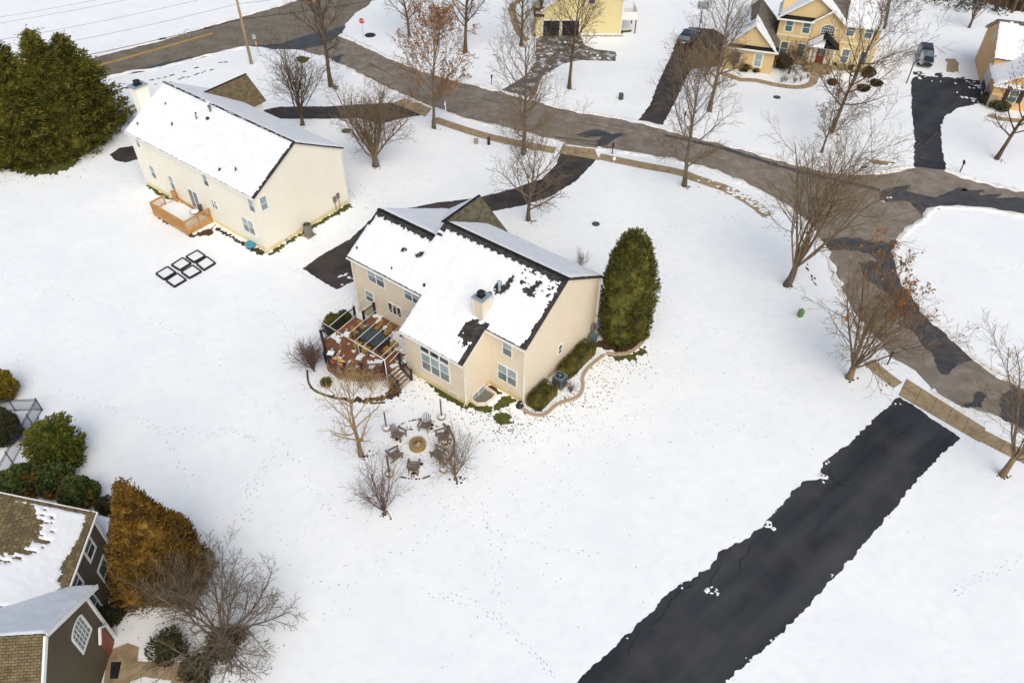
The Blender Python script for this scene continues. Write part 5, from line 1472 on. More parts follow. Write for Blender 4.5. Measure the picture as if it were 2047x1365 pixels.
sh = slope(gh, (0, -.35, 2.85), (1, 0, 0), (0, .92, .39), [(-11.9, 0), (-10.5, 0), (-10.5, 1.5), (-11.9, 1.5)], MT['shingle_dark'])
bars(gh, 'corner_board', MT['white'], [((0, -.02, 0), (0, -.02, 5.0)), ((-10.7, -.02, 0), (-10.7, -.02, 3.5))], .14)
bars(gh, 'rake_board', MT['white'], [((-11.0, -.4, 3.55), (-4.4, -.4, 8.0))], .05, .2)
for k, (a, b) in enumerate(((-10.55, -8.35), (-8.0, -5.7))):
    mb = MB(); mb.box2((a - .12, -.05, 0), (a, -.0, 2.22)); mb.box2((b, -.05, 0), (b + .12, 0, 2.22)); mb.box2((a, -.05, 2.1), (b, 0, 2.22)); fr_ = mb.build('garage_door', MT['white'], gh)
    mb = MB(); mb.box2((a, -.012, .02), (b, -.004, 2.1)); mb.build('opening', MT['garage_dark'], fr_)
window(gh, '-y', 0, -4.2, 4.25, .95, 1.4, rail=0, lo='glass_dark')
mb = MB(); mb.box2((-5.4, -.03, .0), (0, -.004, .35)); mb.build('plinth', MT['white'], gh)
dk = empty('raised_porch', gh.location, radians(1.494), 'white railed raised porch at the side of the pale yellow house', 'porch')
mb = MB(); mb.box2((.02, .6, 1.9), (2.2, 4.2, 2.05)); mb.build('floor', MT['white'], dk)
for y_ in (.7, 4.1):
    mb = MB(); mb.box((2.1, y_, .95), (.14, .14, 1.9)); mb.build('post', MT['bark'], dk)
mb = MB(); mb.box2((.05, .6, 2.05), (2.2, .66, 2.95)); mb.build('railing', MT['white'], dk)
mb = MB(); mb.box2((2.14, .66, 2.05), (2.2, 4.2, 2.95)); mb.build('railing', MT['white'], dk)

# ======================= yellow house with portico (top right)
yh = empty('yellow_house', g(1540.2, 149.5), radians(163 - 180), 'yellow stucco house with arched window, portico and front-facing garage gable', 'house')
prof_wall(yh, [(-6.1, -.2), (0, -.2), (0, 3.0), (-3.05, 5.85), (-6.1, 3.0)], 0, 8.5, 'y', MT['yellow'])
AY = atan(.96)
LY = 3.35 / cos(AY)
y1 = slope(yh, (.3, 0, 2.83), (0, 1, 0), (-cos(AY), 0, sin(AY)), [(-.4, 0), (8.8, 0), (8.8, LY), (-.4, LY)], MT['shingle_grey'])
snow_on(y1, (-.35, 8.8, 0, LY), lambda s, t: s < .25 + (t / LY) * 2.6 + .25 * nzs(s, t, 1.5, 3) and t > .35, res=.16, th=.09, seed=41)
y2 = slope(yh, (-6.4, 0, 2.83), (0, -1, 0), (cos(AY), 0, sin(AY)), [(-8.8, 0), (.4, 0), (.4, LY), (-8.8, LY)], MT['shingle_grey'])
snow_on(y2, (-8.8, .4, 0, LY), lambda s, t: not (s < -2.0 and t > LY - .9 - .5 * (abs(s) - 2) / 5), res=.2, th=.09, seed=42)
pent = slope(yh, (0, -.45, 3.02), (1, 0, 0), (0, .82, .57), [(-6.4, 0), (.3, 0), (.3, .72), (-6.4, .72)], MT['shingle_black'], thick=.06)
bars(yh, 'rake_board', MT['white'], [((-6.42, -.42, 2.82), (-3.05, -.42, 6.05)), ((-3.05, -.42, 6.05), (.32, -.42, 2.82)), ((-6.45, -.5, 2.94), (.35, -.5, 2.94))], .06, .2)
window(yh, '-y', 0, -4.52, .82, .95, 1.6, wide=.13, lo='glass_mid', up='glass_mid')
window(yh, '-y', 0, -1.88, .8, .95, 1.65, wide=.13, lo='glass_blind')
prof_wall(yh, [(4.0, -.2), (13.2, -.2), (13.2, 5.85), (8.6, 9.0), (4.0, 5.85)], -.3, 11.7, 'x', MT['yellow'])
prof_wall(yh, [(-.3, 3.0), (7.5, 3.0), (7.5, 5.9), (3.6, 8.62), (-.3, 5.9)], 3.96, 8.6, 'y', MT['yellow'])
prof_wall(yh, [(3.75, 3.0), (7.45, 3.0), (7.45, 5.75), (5.6, 7.15), (3.75, 5.75)], 3.8, 5.0, 'y', MT['yellow'])
AM = atan(.70)
mf = slope(yh, (0, 3.6, 5.76), (1, 0, 0), (0, cos(AM), sin(AM)), [(7.4, 0), (12.1, 0), (12.1, 6.15), (-.7, 6.15), (-.7, 5.0), (4.0, 5.0)], MT['shingle_grey'])
snow_on(mf, (-.7, 12.1, 0, 6.1), lambda s, t: (s > 7.6 or t > 5.2) and s < 11.75 - .2 * abs(nzs(s, t, 1.2, 1)), res=.2, th=.09, seed=43)
mr_ = slope(yh, (0, 13.6, 5.76), (-1, 0, 0), (0, -cos(AM), sin(AM)), [(-12.1, 0), (.7, 0), (.7, 6.1), (-12.1, 6.1)], MT['shingle_grey'])
snow_on(mr_, (-12.1, .7, 0, 6.1), lambda s, t: True, res=.4, th=.09, seed=44)
LG = 4.25 / cos(AM)
gr1 = slope(yh, (7.85, 0, 5.78), (0, 1, 0), (-cos(AM), 0, sin(AM)), [(3.55, 0), (8.6, 0), (8.6, LG), (3.55, LG)], MT['shingle_grey'])
gr2 = slope(yh, (-.65, 0, 5.78), (0, -1, 0), (cos(AM), 0, sin(AM)), [(-8.6, 0), (-3.55, 0), (-3.55, LG), (-8.6, LG)], MT['shingle_grey'])
snow_on(gr1, (3.6, 8.6, 0, LG), lambda s, t: s > 4.1 + .3 * nzs(s, t, 1, 7), res=.2, th=.09, seed=45)
snow_on(gr2, (-8.6, -3.6, 0, LG), lambda s, t: True, res=.25, th=.09, seed=46)
AS = atan(.757)
sg1 = slope(yh, (7.8, 0, 5.62), (0, 1, 0), (-cos(AS), 0, sin(AS)), [(3.45, 0), (5.0, 0), (5.0, 2.76), (3.45, 2.76)], MT['shingle_black'], thick=.08)
sg2 = slope(yh, (3.4, 0, 5.62), (0, -1, 0), (cos(AS), 0, sin(AS)), [(-5.0, 0), (-3.45, 0), (-3.45, 2.76), (-5.0, 2.76)], MT['shingle_black'], thick=.08)
pent = slope(yh, (0, 3.45, 5.72), (1, 0, 0), (0, .82, .57), [(-.6, 0), (3.8, 0), (3.8, .62), (-.6, .62)], MT['shingle_black'], thick=.06)
bars(yh, 'rake_board', MT['white'], [((-.68, 3.5, 5.75), (3.6, 3.5, 8.76)), ((3.6, 3.5, 8.76), (7.9, 3.5, 5.75)), ((3.4, 3.42, 5.6), (5.6, 3.42, 7.27)), ((5.6, 3.42, 7.27), (7.8, 3.42, 5.6)), ((-.7, 3.43, 5.64), (3.8, 3.43, 5.64)), ((7.6, 3.55, 5.72), (12.1, 3.55, 5.72))], .06, .2)
for a in (.95, 3.05): window(yh, '-y', 3.96, a, 4.05, .95, 1.5, wide=.12, up='glass_green', lo='glass_green')
for a in (8.25, 10.4): window(yh, '-y', 4.0, a, 4.35, .95, 1.5, wide=.12, up='glass_mid', lo='glass_mid')
for a in (.95, 3.05, 8.45, 10.6): window(yh, '-y', 4.0, a, 1.0, .95, 1.75, wide=.12, up='glass_mid', lo='glass_mid')
window(yh, '-y', 3.8, 5.6, 4.1, 1.7, 1.45, arch=.45, grid=(6, 4), lo='glass_dark', wide=None, trim=.1)
mb = MB(); mb.box2((-.3, 3.9, 3.45), (11.72, 3.955, 3.7)); mb.build('belt_course', MT['cream_trim'], yh)
# portico
mb = MB(); mb.box2((4.0, 2.1, -.1), (7.2, 4.0, .55)); mb.build('porch_base', MT['concrete'], yh)
for k in range(3):
    mb = MB(); mb.box2((4.9, 2.1 - .32 * (k + 1), -.1), (6.3, 2.1 - .32 * k - .003, .42 - .16 * k)); mb.build('porch_step', MT['concrete'], yh)
for x_ in (4.15, 6.9):
    mb = MB(); mb.box((x_, 2.35, .55), (.5, .5, 1.3)); mb.build('brick_pier', MT['brick'], yh)
    mb = MB(); mb.lathe((x_, 2.35, 1.2), [(.17, 0), (.17, .1), (.13, .12), (.11, 1.75), (.16, 1.8), (.16, 1.95)], 12); mb.build('column', MT['white'], yh)
mb = MB(); mb.box2((3.85, 2.1, 3.16), (7.2, 4.0, 3.32)); mb.build('portico_beam', MT['white'], yh)
AP = atan(.72)
p1 = slope(yh, (7.4, 0, 3.3), (0, 1, 0), (-cos(AP), 0, sin(AP)), [(1.85, 0), (3.96, 0), (3.96, 1.88 / cos(AP)), (1.85, 1.88 / cos(AP))], MT['shingle_black'], thick=.08)
p2 = slope(yh, (3.65, 0, 3.3), (0, -1, 0), (cos(AP), 0, sin(AP)), [(-3.96, 0), (-1.85, 0), (-1.85, 1.88 / cos(AP)), (-3.96, 1.88 / cos(AP))], MT['shingle_black'], thick=.08)
snow_on(p2, (-3.9, -1.85, 0, 2.3), lambda s, t: t < 2.0 - .2 * abs(nzs(s, t, 2, 2)) and s > -3.6, res=.12, th=.07, seed=47)
pf = slope(yh, (0, 1.9, 3.32), (1, 0, 0), (0, .62, .78), [(3.65, 0), (7.4, 0), (5.52, 1.72)], MT['shingle_black'], thick=.05)
snow_on(pf, (3.7, 7.3, 0, 1.7), lambda s, t: s < 5.6 + .15 * nzs(s, t, 2, 4) and inside([(3.65, 0), (7.4, 0), (5.52, 1.6)], s, t), res=.09, th=.06, seed=48)
mb = MB(); mb.box2((4.7, 3.95, .56), (6.4, 3.985, 2.9)); d_ = mb.build('door_surround', MT['white'], yh)
mb = MB(); mb.box2((5.05, 3.92, .56), (6.05, 3.948, 2.65)); mb.build('front_door', MT['door_red'], yh)
mb = MB(); mb.box2((5.3, 3.9, 1.5), (5.8, 3.918, 2.4)); mb.build('door_glass', MT['glass_mid'], yh)

# ======================= orange house (right edge)
oh = empty('orange_house', (60.1, 100.7, 0), radians(-17.2), 'orange siding house with stone veneer and a garage facing the drive', 'house')
prof_wall(oh, [(-9.1, -.2), (0, -.2), (0, 4.2), (-4.55, 6.8), (-9.1, 4.2)], 0, 14, 'x', MT['orange'])
prof_wall(oh, [(0.02, -.2), (6.4, -.2), (6.4, 2.95), (3.2, 4.75), (0.02, 2.95)], -13.4, -8.0, 'y', MT['orange'])
AO = atan(.58)
LO = 4.8 / cos(AO)
o1 = slope(oh, (0, -9.4, 4.2), (1, 0, 0), (0, cos(AO), sin(AO)), [(-.25, 0), (14.3, 0), (14.3, LO), (-.25, LO)], MT['shingle_grey'])
snow_on(o1, (-.25, 14.3, 0, LO), lambda s, t: t < LO - .25 - max(0, (s - 1.0)) * .18 + .2 * nzs(s, t, 1.3, 2), res=.2, th=.1, seed=51)
o2 = slope(oh, (0, .3, 4.2), (-1, 0, 0), (0, -cos(AO), sin(AO)), [(-14.3, 0), (.25, 0), (.25, LO), (-14.3, LO)], MT['shingle_grey'])
snow_on(o2, (-14.3, .25, 0, LO), lambda s, t: t < LO - .1, res=.3, th=.1, seed=52)
AO2 = atan(.58)
o3 = slope(oh, (-.3, 0, 2.92), (0, -1, 0), (cos(AO2), 0, sin(AO2)), [(8.0, 0), (13.75, 0), (13.75, 3.5 / cos(AO2)), (8.0, 3.5 / cos(AO2))], MT['shingle_grey'])
snow_on(o3, (8.0, 13.75, 0, 4.0), lambda s, t: True, res=.2, th=.1, seed=53)
o4 = slope(oh, (6.7, 0, 2.92), (0, 1, 0), (-cos(AO2), 0, sin(AO2)), [(-13.75, 0), (-8, 0), (-8, 3.5 / cos(AO2)), (-13.75, 3.5 / cos(AO2))], MT['shingle_grey'])
snow_on(o4, (-13.75, -8.0, 0, 4.0), lambda s, t: True, res=.3, th=.1, seed=54)
po = slope(oh, (0, -13.9, 2.7), (1, 0, 0), (0, .82, .57), [(-.2, 0), (6.6, 0), (6.6, .6), (-.2, .6)], MT['shingle_grey'], thick=.06)
snow_on(po, (-.2, 6.6, 0, .6), lambda s, t: nzs(s, t, 1.5, 5) > -.2, res=.12, th=.05, seed=55)
bars(oh, 'rake_board', MT['white'], [((-.22, 0.3, 4.1), (-.22, -4.55, 6.9)), ((-.22, -4.55, 6.9), (-.22, -9.4, 4.1)), ((-.3, -13.8, 2.82), (3.2, -13.8, 4.85)), ((3.2, -13.8, 4.85), (6.7, -13.8, 2.82))], .05, .18)
mb = MB(); mb.box2((-.05, -10.6, 0), (0.015, -10.45, 2.35)); mb.box2((-.05, -7.65, 0), (0.0, -7.5, 2.35)); mb.box2((-.05, -10.45, 2.2), (0.015, -7.65, 2.35)); gd_ = mb.build('garage_door', MT['white'], oh)
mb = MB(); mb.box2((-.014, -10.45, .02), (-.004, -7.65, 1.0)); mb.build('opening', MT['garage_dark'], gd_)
for k in range(2):
    mb = MB(); mb.box2((-.03, -10.44, 1.02 + .59 * k), (-.004, -7.66, 1.58 + .59 * k)); mb.build('door_panel', MT['tan_trim'], gd_)
mb = MB(); mb.box2((-.06, -13.45, -.1), (.018, -10.62, 1.5)); mb.box2((-.06, -13.47, -.1), (.9, -13.402, 1.5)); mb.build('stone_veneer', MT['stone_veneer'], oh)
window(oh, '-x', 0, -4.4, 4.3, .8, 1.2, rail=.5, up='glass_dark', lo='glass_dark')
wo = window(oh, '-y', -13.4, 2.3, .9, 1.0, 1.5, up='glass_green', lo='glass_green')
for sx in (-.78, .78):
    mb = MB(); mb.box2((sx - .24, 0, 0), (sx + .24, 1.5, .04)); mb.build('shutter', MT['black'], wo)

# ======================= dark brown house (bottom left)
bh = empty('brown_house', (-24.3, 22.0, 0), radians(4), 'dark brown house with white-trimmed windows and half-melted shingle roof', 'house')
AB = atan(.52)
prof_wall(bh, [(-11, -.3), (0, -.3), (0, 5.0), (-5.5, 7.85), (-11, 5.0)], -8, 4.55, 'y', MT['brown'])
LB = 5.6 / cos(AB)
b1 = slope(bh, (.10, 0, 5.03), (0, 1, 0), (-cos(AB), 0, sin(AB)), [(-7, 0), (5.0, 0), (5.0, LB), (-7, LB)], MT['shingle_brown'])
def m_b1(s, t):
    if t < .38 + .22 * abs(nzs(s, t, 1.6, 3)) + .35 * max(0, 1 - abs(s - 1.4) / 1.2): return False
    if s > 4.72: return False
    d = hypot((s - 3.0) / 1.95, (t - 5.2) / 2.75)
    if d < 1 + .22 * nzs(s, t, 2.0, 5): return False
    if d < 1.28 and int(s / .2) % 2 == 0 and nzs(s, t, 3, 6) > .05: return False
    return True
snow_on(b1, (-1.5, 5.0, 0, LB), m_b1, res=.09, th=.07, seed=61)
b2 = slope(bh, (-11.1, 0, 5.03), (0, -1, 0), (cos(AB), 0, sin(AB)), [(-5.0, 0), (7, 0), (7, LB), (-5.0, LB)], MT['shingle_brown'])
# single shingles where the roof is bare
sm = MB(); sm.add([(0, 0, .004), (.27, 0, .004), (.27, .2, .002), (0, .2, .002), (0, 0, .024), (.27, 0, .024), (.27, .2, .006), (0, .2, .006)], [(4, 5, 6, 7), (0, 1, 5, 4), (1, 2, 6, 5), (3, 0, 4, 7)])
shm = []
for i, (c1, c2) in enumerate((((.13, .10, .045), (.17, .135, .065)), ((.17, .13, .06), (.215, .165, .085)), ((.105, .085, .045), (.14, .11, .06)))):
    mt_ = mat('roof_tab_%d' % i, c1, c2, scale=8, rough=.9, bump=.4, bscale=40)
    me = bpy.data.meshes.new('shingle'); me.from_pydata(sm.v, [], sm.f); me.materials.append(mt_); shm.append(me)
rnd = random.Random(77)
cnt = 0
row = 0
t_ = 2.35
cand = []
while t_ < LB - .25:
    s_ = 1.0 + (.15 if row % 2 else 0)
    while s_ < 4.7:
        if hypot((s_ + .13 - 3.0) / 1.95, (t_ + .1 - 5.2) / 2.75) < 1.04: cand.append((s_, t_))
        s_ += .30 + rnd.uniform(-.01, .02)
    t_ += .215; row += 1
s_ = -.4
while s_ < 4.8:
    cand += [(s_, .03), (s_ + .1, .25)]
    s_ += .3
for (s_, t_) in cand[:295]:
    put('shingle', rnd.choice(shm), b1, (s_ + rnd.uniform(-.01, .01), t_, .004), None, (rnd.uniform(.85, 1.0), 1, rnd.uniform(.8, 1.5)))
bars(bh, 'gutter', MT['white'], [((.15, -.2, 4.96), (.15, 5.0, 4.96))], .09, .1)
bars(bh, 'corner_board', MT['white'], [((.02, 4.56, -.1), (.02, 4.56, 4.95))], .16)
bars(bh, 'rake_board', MT['white'], [((.10, 4.98, 4.94), (-5.5, 4.98, 7.88))], .06, .2)
for (a, z, w_, h_) in ((3.05, 3.5, 1.12, 1.45), (3.1, .4, 1.15, 2.1), (.75, 3.5, 1.12, 1.45), (.45, .42, 1.9, 2.1)):
    window(bh, '+x', 0, a, z, w_, h_, up='glass_green', lo='glass_dark', trim=.13, cols=1 if w_ < 1.2 else 2, rail=.5)
# front wing with the gable
prof_wall(bh, [(-8.0, -.3), (-.42, -.3), (-.42, 4.75), (-4.15, 7.75), (-8.0, 4.75)], -9, 1.07, 'x', MT['taupe'])
AW = atan(.72)
LWg = 4.4 / cos(AW)
w1 = slope(bh, (0, .25, 4.86), (-1, 0, 0), (0, -cos(AW), sin(AW)), [(-1.5, 0), (9, 0), (9, LWg), (-1.5, LWg)], MT['shingle_brown'])
snow_on(w1, (-1.45, 9, 0, LWg), lambda s, t: t < LWg - .12 and not (s > 2.2 and t < .28 + (s - 2.2) * .16 + .12 * nzs(s, t, 2.5, 4)), res=.1, th=.1, seed=62)
w2 = slope(bh, (0, -8.55, 4.86), (1, 0, 0), (0, cos(AW), sin(AW)), [(-9, 0), (1.5, 0), (1.5, LWg), (-9, LWg)], MT['shingle_brown'])
bars(bh, 'rake_board', MT['white'], [((1.5, .25, 4.72), (1.5, -4.15, 7.9)), ((1.5, -4.15, 7.9), (1.5, -8.55, 4.72))], .1, .26)
bars(bh, 'corner_board', MT['white'], [((1.09, -.41, -.1), (1.09, -.41, 4.6))], .16)
window(bh, '+x', 1.07, -2.05, 3.0, 1.5, 1.95, arch=.4, grid=(5, 4), lo='glass_mid', trim=.14)
mb = MB(); mb.box2((1.08, -1.5, 0), (1.12, -.7, 2.0)); mb.build('front_door', MT['door_red'], bh)
bars(bh, 'door_pediment', MT['white'], [((1.3, -.55, 1.95), (1.3, -1.1, 2.6)), ((1.3, -1.1, 2.6), (1.3, -1.75, 1.95))], .14, .10)
mb = MB(); mb.box2((-1.5, 4.58, -.2), (-.05, 5.85, 2.85)); bo = mb.build('bump_out', MT['taupe'], bh)
bs = slope(bh, (-.0, 0, 2.88), (0, 1, 0), (-.94, 0, .34), [(4.66, 0), (6.0, 0), (6.0, 1.7), (4.66, 1.7)], MT['shingle_brown'])
snow_on(bs, (4.66, 6.0, 0, 1.7), lambda s, t: True, res=.1, th=.08, seed=63)
# ------------------------------------------------------------------ things in the gardens
def hx(v): return v

# ---- fire pit
fc = g(835, 892)
fp = empty('fire_pit', fc, 0, 'round ochre stone fire pit ringed by wooden chairs', 'fire pit')
sm_ = MB()
a0, a1 = -pi / 14 + .015, pi / 14 - .015
for_ = [(.36, a0), (.60, a0), (.61, 0), (.60, a1), (.36, a1)]
P = [(r * cos(a), r * sin(a)) for r, a in for_]
sm_.prism(P, 0, .20)
s0 = sm_.build('stone', MT['stone'], fp, tri=True)
k = 0
for c in range(2):
    for i in range(14):
        if c == 0 and i == 0: continue
        put('stone', s0.data, fp, (0, 0, .205 * c), (0, 0, 2 * pi * (i + .5 * c) / 14), (1, 1, 1 + .04 * ((i * 7) % 3)))
mb = MB(); mb.lathe((0, 0, .02), [(.35, 0), (.34, .08), (.2, .12), (.02, .13)], 14); mb.build('ash_snow', MT['roof_snow'], fp, smooth=True)
for (x, y, r, l) in ((.02, 0, .35, .42), (-.12, .1, 1.3, .34)):
    mb = MB(); d = Vector((cos(r), sin(r), 0)) * l / 2; mb.tube([Vector((x, y, .2)) - d, Vector((x, y, .22)) + d], .07, 7); mb.build('log', MT['log'] if r < 1 else MT['bark'], fp)

# ---- slatted garden chairs
def chair_proto():
    o = empty('garden_chair', (0, 0, 0))
    for i in range(5):
        mb = MB(); y = .28 - .13 * i; z = .38 - .035 * i; mb.box((0, y, z), (.54, .105, .025)); mb.build('seat_slat', MT['chair_wood'], o)
    for i in range(5):
        x = -.22 + .11 * i
        h = .78 - .05 * abs(i - 2) ** 1.5
        mb = MB(); mb.bar((x * .9, -.26, .24), (x * 1.15, -.26 - h * .38, .24 + h * .92), .022, .098)
        mb.build('back_slat', MT['chair_wood'], o)
    for s_ in (-1, 1):
        mb = MB(); mb.box((s_ * .34, .05, .56), (.13, .74, .025)); mb.build('arm', MT['chair_wood'], o)
        mb = MB(); mb.box((s_ * .3, .33, .28), (.03, .1, .56)); mb.build('leg', MT['chair_wood'], o)
        mb = MB(); mb.bar((s_ * .28, .36, .34), (s_ * .28, -.5, .04), .03, .1); mb.build('side_rail', MT['chair_wood'], o)
        mb = MB(); mb.box((s_ * .31, -.28, .3), (.03, .07, .52)); mb.build('leg', MT['chair_wood'], o)
    return o
cp_ = chair_proto()
spots = [((850, 856), 'garden chair between the fire pit and the house, brown straw beside it'), ((798, 874), 'garden chair beside the deck-side planter post'), ((885, 876), 'garden chair backing onto the curved wooden edging'), ((791, 914), 'garden chair beside the low bare post nearest the golden tree'), ((828, 938), 'garden chair on the far side of the pit from the house'), ((876, 912), 'garden chair behind the grey lamp post of the fire pit')]
for i, (px, lb) in enumerate(spots):
    c = cp_ if i == 0 else copy_tree(cp_)
    q = g(*px)
    c.location = q
    c.rotation_euler = (0, 0, atan2(fc.y - q.y, fc.x - q.x) - pi / 2)
    c.scale = (1.12, 1.12, 1.12)
    tag(c, 'weathered slatted ' + lb, 'chair', 'slatted chairs round the fire pit')
for i, (px, lb) in enumerate((((794, 884), 'dark-topped log stool beside the deck-side garden chair'), ((863, 862), 'dark-topped log stool between two chairs on the house side'), ((843, 933), 'snow-rimmed log stool beside the chair opposite the house'))):
    o = empty('log_stool', g(*px), 0, lb, 'stool', 'log stools round the fire pit')
    mb = MB(); mb.lathe((0, 0, 0), [(.17, 0), (.16, .3), (.155, .32)], 12); mb.build('body', MT['tan_trim'], o)
    mb = MB(); mb.lathe((0, 0, .321), [(.125, 0), (.12, .02)], 12); mb.build('top', MT['black'], o)
for i, (px, h, lb, mk) in enumerate((((773, 858), 1.9, 'snow-topped tub with a dark post between the golden tree and the chairs', 'bark'), ((883, 836), 2.1, 'snow-topped tub with a tall dark post nearest the house wall', 'bark'), ((779, 949), 2.2, 'rust-stained tub with a dark post in front of the twiggy shrub', 'bark'), ((887, 940), 2.1, 'small tub with a grey post beside the multi-stemmed shrub', 'teal_metal'))):
    o = empty('planter_post', g(*px), 0, lb, 'post', 'string light posts round the fire pit')
    mb = MB(); mb.lathe((0, 0, 0), [(.27, 0), (.31, .22), (.29, .25)], 14); mb.build('tub', MT['stone_veneer'] if i != 2 else MT['stone'], o)
    mb = MB(); mb.lathe((0, 0, .251), [(.27, 0), (.22, .05), (.08, .08)], 14); mb.build('snow_cap', MT['roof_snow'], o, smooth=True)
    mb = MB(); mb.tube([(0, 0, .2), (0, 0, h)], .055, 8); mb.build('post', MT[mk], o)
specks('dry_straw', MT['wicker'], [((862, 848), .22, .2, 26), ((893, 884), .3, .4, 60), ((886, 918), .25, .2, 34), ((828, 947), .14, .12, 22), ((818, 856), .15, .12, 10)], 9, .05, .13, z=.006)
def edging(name, pxs, m, w, h, step, label, cat, piece='block', seed=0, gapp=0.0, group=None):
    P = resample(catmull([g(*p) if not isinstance(p, Vector) else p for p in pxs], 8), step)
    o = empty(name, P[0], 0, label, cat, group)
    rnd = random.Random(seed)
    for a, b in zip(P[:-1], P[1:]):
        if rnd.random() < gapp: continue
        mb = MB(); d = b - a; L = d.length * .94
        mb.box((0, 0, 0), (L, w, h)); 
        e = mb.build(piece, m, o)
        e.location = (a + b) / 2 - P[0] + Vector((0, 0, h * .4))
        e.rotation_euler = (0, 0, atan2(d.y, d.x) + rnd.gauss(0, .03))
    return o
edging('wood_edging', [(886, 848), (900, 862), (908, 882), (906, 905), (897, 922)], MT['chair_wood'], .14, .16, .45, 'curved low timber edging behind the fire pit chairs', 'edging')
edging('stone_edging', [(1043.6, 817), (1064, 829), (1089, 829), (1115, 809), (1154, 794), (1165, 776), (1165, 755), (1177, 735), (1208, 710)], MT['edging'], .26, .14, .42, 'pale block edging curving past the hedges of the tan house', 'edging', 'block', 1)
edging('stone_edging', [(1212, 707), (1239, 709), (1263, 703), (1286, 682), (1295, 660)], MT['edging'], .26, .16, .42, 'pale block edging round the foot of the tall arborvitae', 'edging', 'block', 2)
edging('bed_edging', [(614, 740), (617, 765), (628, 780), (650, 790), (668, 796), (700, 800), (735, 806), (770, 805)], MT['dark_edging'], .14, .08, .35, 'dark edging winding round the deck bed in the snow', 'edging', 'block', 3, .12)
edging('bed_edging', [(800, 849), (812, 844), (826, 840), (842, 838)], MT['dark_edging'], .1, .05, .2, 'broken dark edging on the house side of the fire pit', 'edging', 'block', 4, .3)
edging('bed_edging', [(800, 953), (822, 957), (842, 957), (860, 951)], MT['dark_edging'], .1, .05, .2, 'broken dark edging on the far side of the fire pit', 'edging', 'block', 5, .4)

# ---- deck furniture (in the tan house frame)
RZT = radians(-36.75)
tb = empty('patio_table', hp(-12.85, -2.7, .92), RZT, 'large dark slate-topped patio table on the redwood deck', 'table')
mb = MB(); mb.prism([(-1.2, -.72), (1.2, -.72), (1.2, .72), (-1.2, .72)], .70, .76); mb.build('table_top', MT['table_top'], tb, tri=True)
mb = MB()
for s_ in (-1, 1):
    m2 = MB(); m2.box((1.2 * s_, 0, .72), (.08, 1.5, .09)); m2.build('edge_rim', MT['black'], tb)
for x_ in (-1.05, 1.05):
    for y_ in (-.58, .58):
        m2 = MB(); m2.box((x_, y_, .35), (.07, .07, .7)); m2.build('leg', MT['black'], tb)
def wicker_proto():
    o = empty('patio_chair', (0, 0, 0))
    mb = MB(); mb.box((0, .02, .42), (.52, .52, .1)); mb.build('seat', MT['wicker'], o)
    mb = MB(); mb.bar((0, -.25, .42), (0, -.36, .98), .54, .07); mb.build('backrest', MT['wicker'], o)
    for s_ in (-1, 1):
        mb = MB(); mb.box((s_ * .28, -.02, .62), (.05, .5, .05)); mb.build('arm', MT['black'], o)
        for y_ in (-.23, .24):
            mb = MB(); mb.box((s_ * .26, y_, .3), (.045, .045, .6)); mb.build('leg', MT['black'], o)
    return o
wp = wicker_proto()
cs = [(-14.45, -3.05, -90, 'at the lawn end of the table, nearer the deck corner'), (-14.45, -2.3, -90, 'at the lawn end of the table, nearer the house'), (-13.5, -1.55, 180, 'between the table and the triple window, lawn side'), (-12.5, -1.55, 180, 'between the table and the triple window, wing side'), (-13.3, -3.85, 0, 'on the open side of the table, lawn end'), (-12.4, -3.85, 0, 'on the open side of the table, stairs end'), (-11.2, -3.05, 90, 'at the stairs end of the table, nearer the steps'), (-11.2, -2.25, 90, 'at the stairs end of the table, nearer the house')]
for i, (x, y, r, lb) in enumerate(cs):
    c = wp if i == 0 else copy_tree(wp)
    c.location = hp(x, y, .92)
    c.rotation_euler = (0, 0, RZT + radians(r))
    tag(c, 'mustard wicker patio chair ' + lb, 'chair', 'wicker chairs round the patio table')
gb = empty('barbecue_grill', hp(-13.9, -6.25, .92), RZT + .5, 'black barbecue with a snow-covered lid at the deck rail', 'grill')
mb = MB(); mb.box((0, 0, .42), (.5, .5, .84)); mb.build('cabinet', MT['black'], gb)
mb = MB(); mb.box((0, 0, .94), (.55, .5, .2)); mb.build('lid', MT['black'], gb)
mb = MB(); mb.box((0, 0, 1.065), (.5, .45, .045)); mb.build('snow_cap', MT['roof_snow'], gb)
bt = empty('serving_bar', hp(-12.95, -6.4, .92), RZT + .05, 'tan-topped serving bar with red cloth behind the deck railing', 'table')
mb = MB(); mb.box((0, 0, .93), (1.05, .5, .05)); mb.build('top', MT['tan_board'], bt)
mb = MB(); mb.box((0, -.28, .86), (1.2, .04, .22)); mb.build('cloth', MT['red_cloth'], bt)
for x_ in (-.45, .45):
    mb = MB(); mb.box((x_, 0, .45), (.06, .4, .9)); mb.build('leg', MT['black'], bt)
# ---- climbing hedge behind deck rail
evergreen('deck_shrub', hp(-17.25, -3.0), 1.7, .85, 71, 'olive evergreen shrub outside the deck railing', MT['hedge'], 'round', 1600, .2, cat='shrub')
evergreen('deck_shrub', hp(-17.2, -1.9), 1.3, .7, 72, 'smaller olive shrub outside the deck railing near the drive', MT['hedge'], 'round', 1100, .2, cat='shrub')

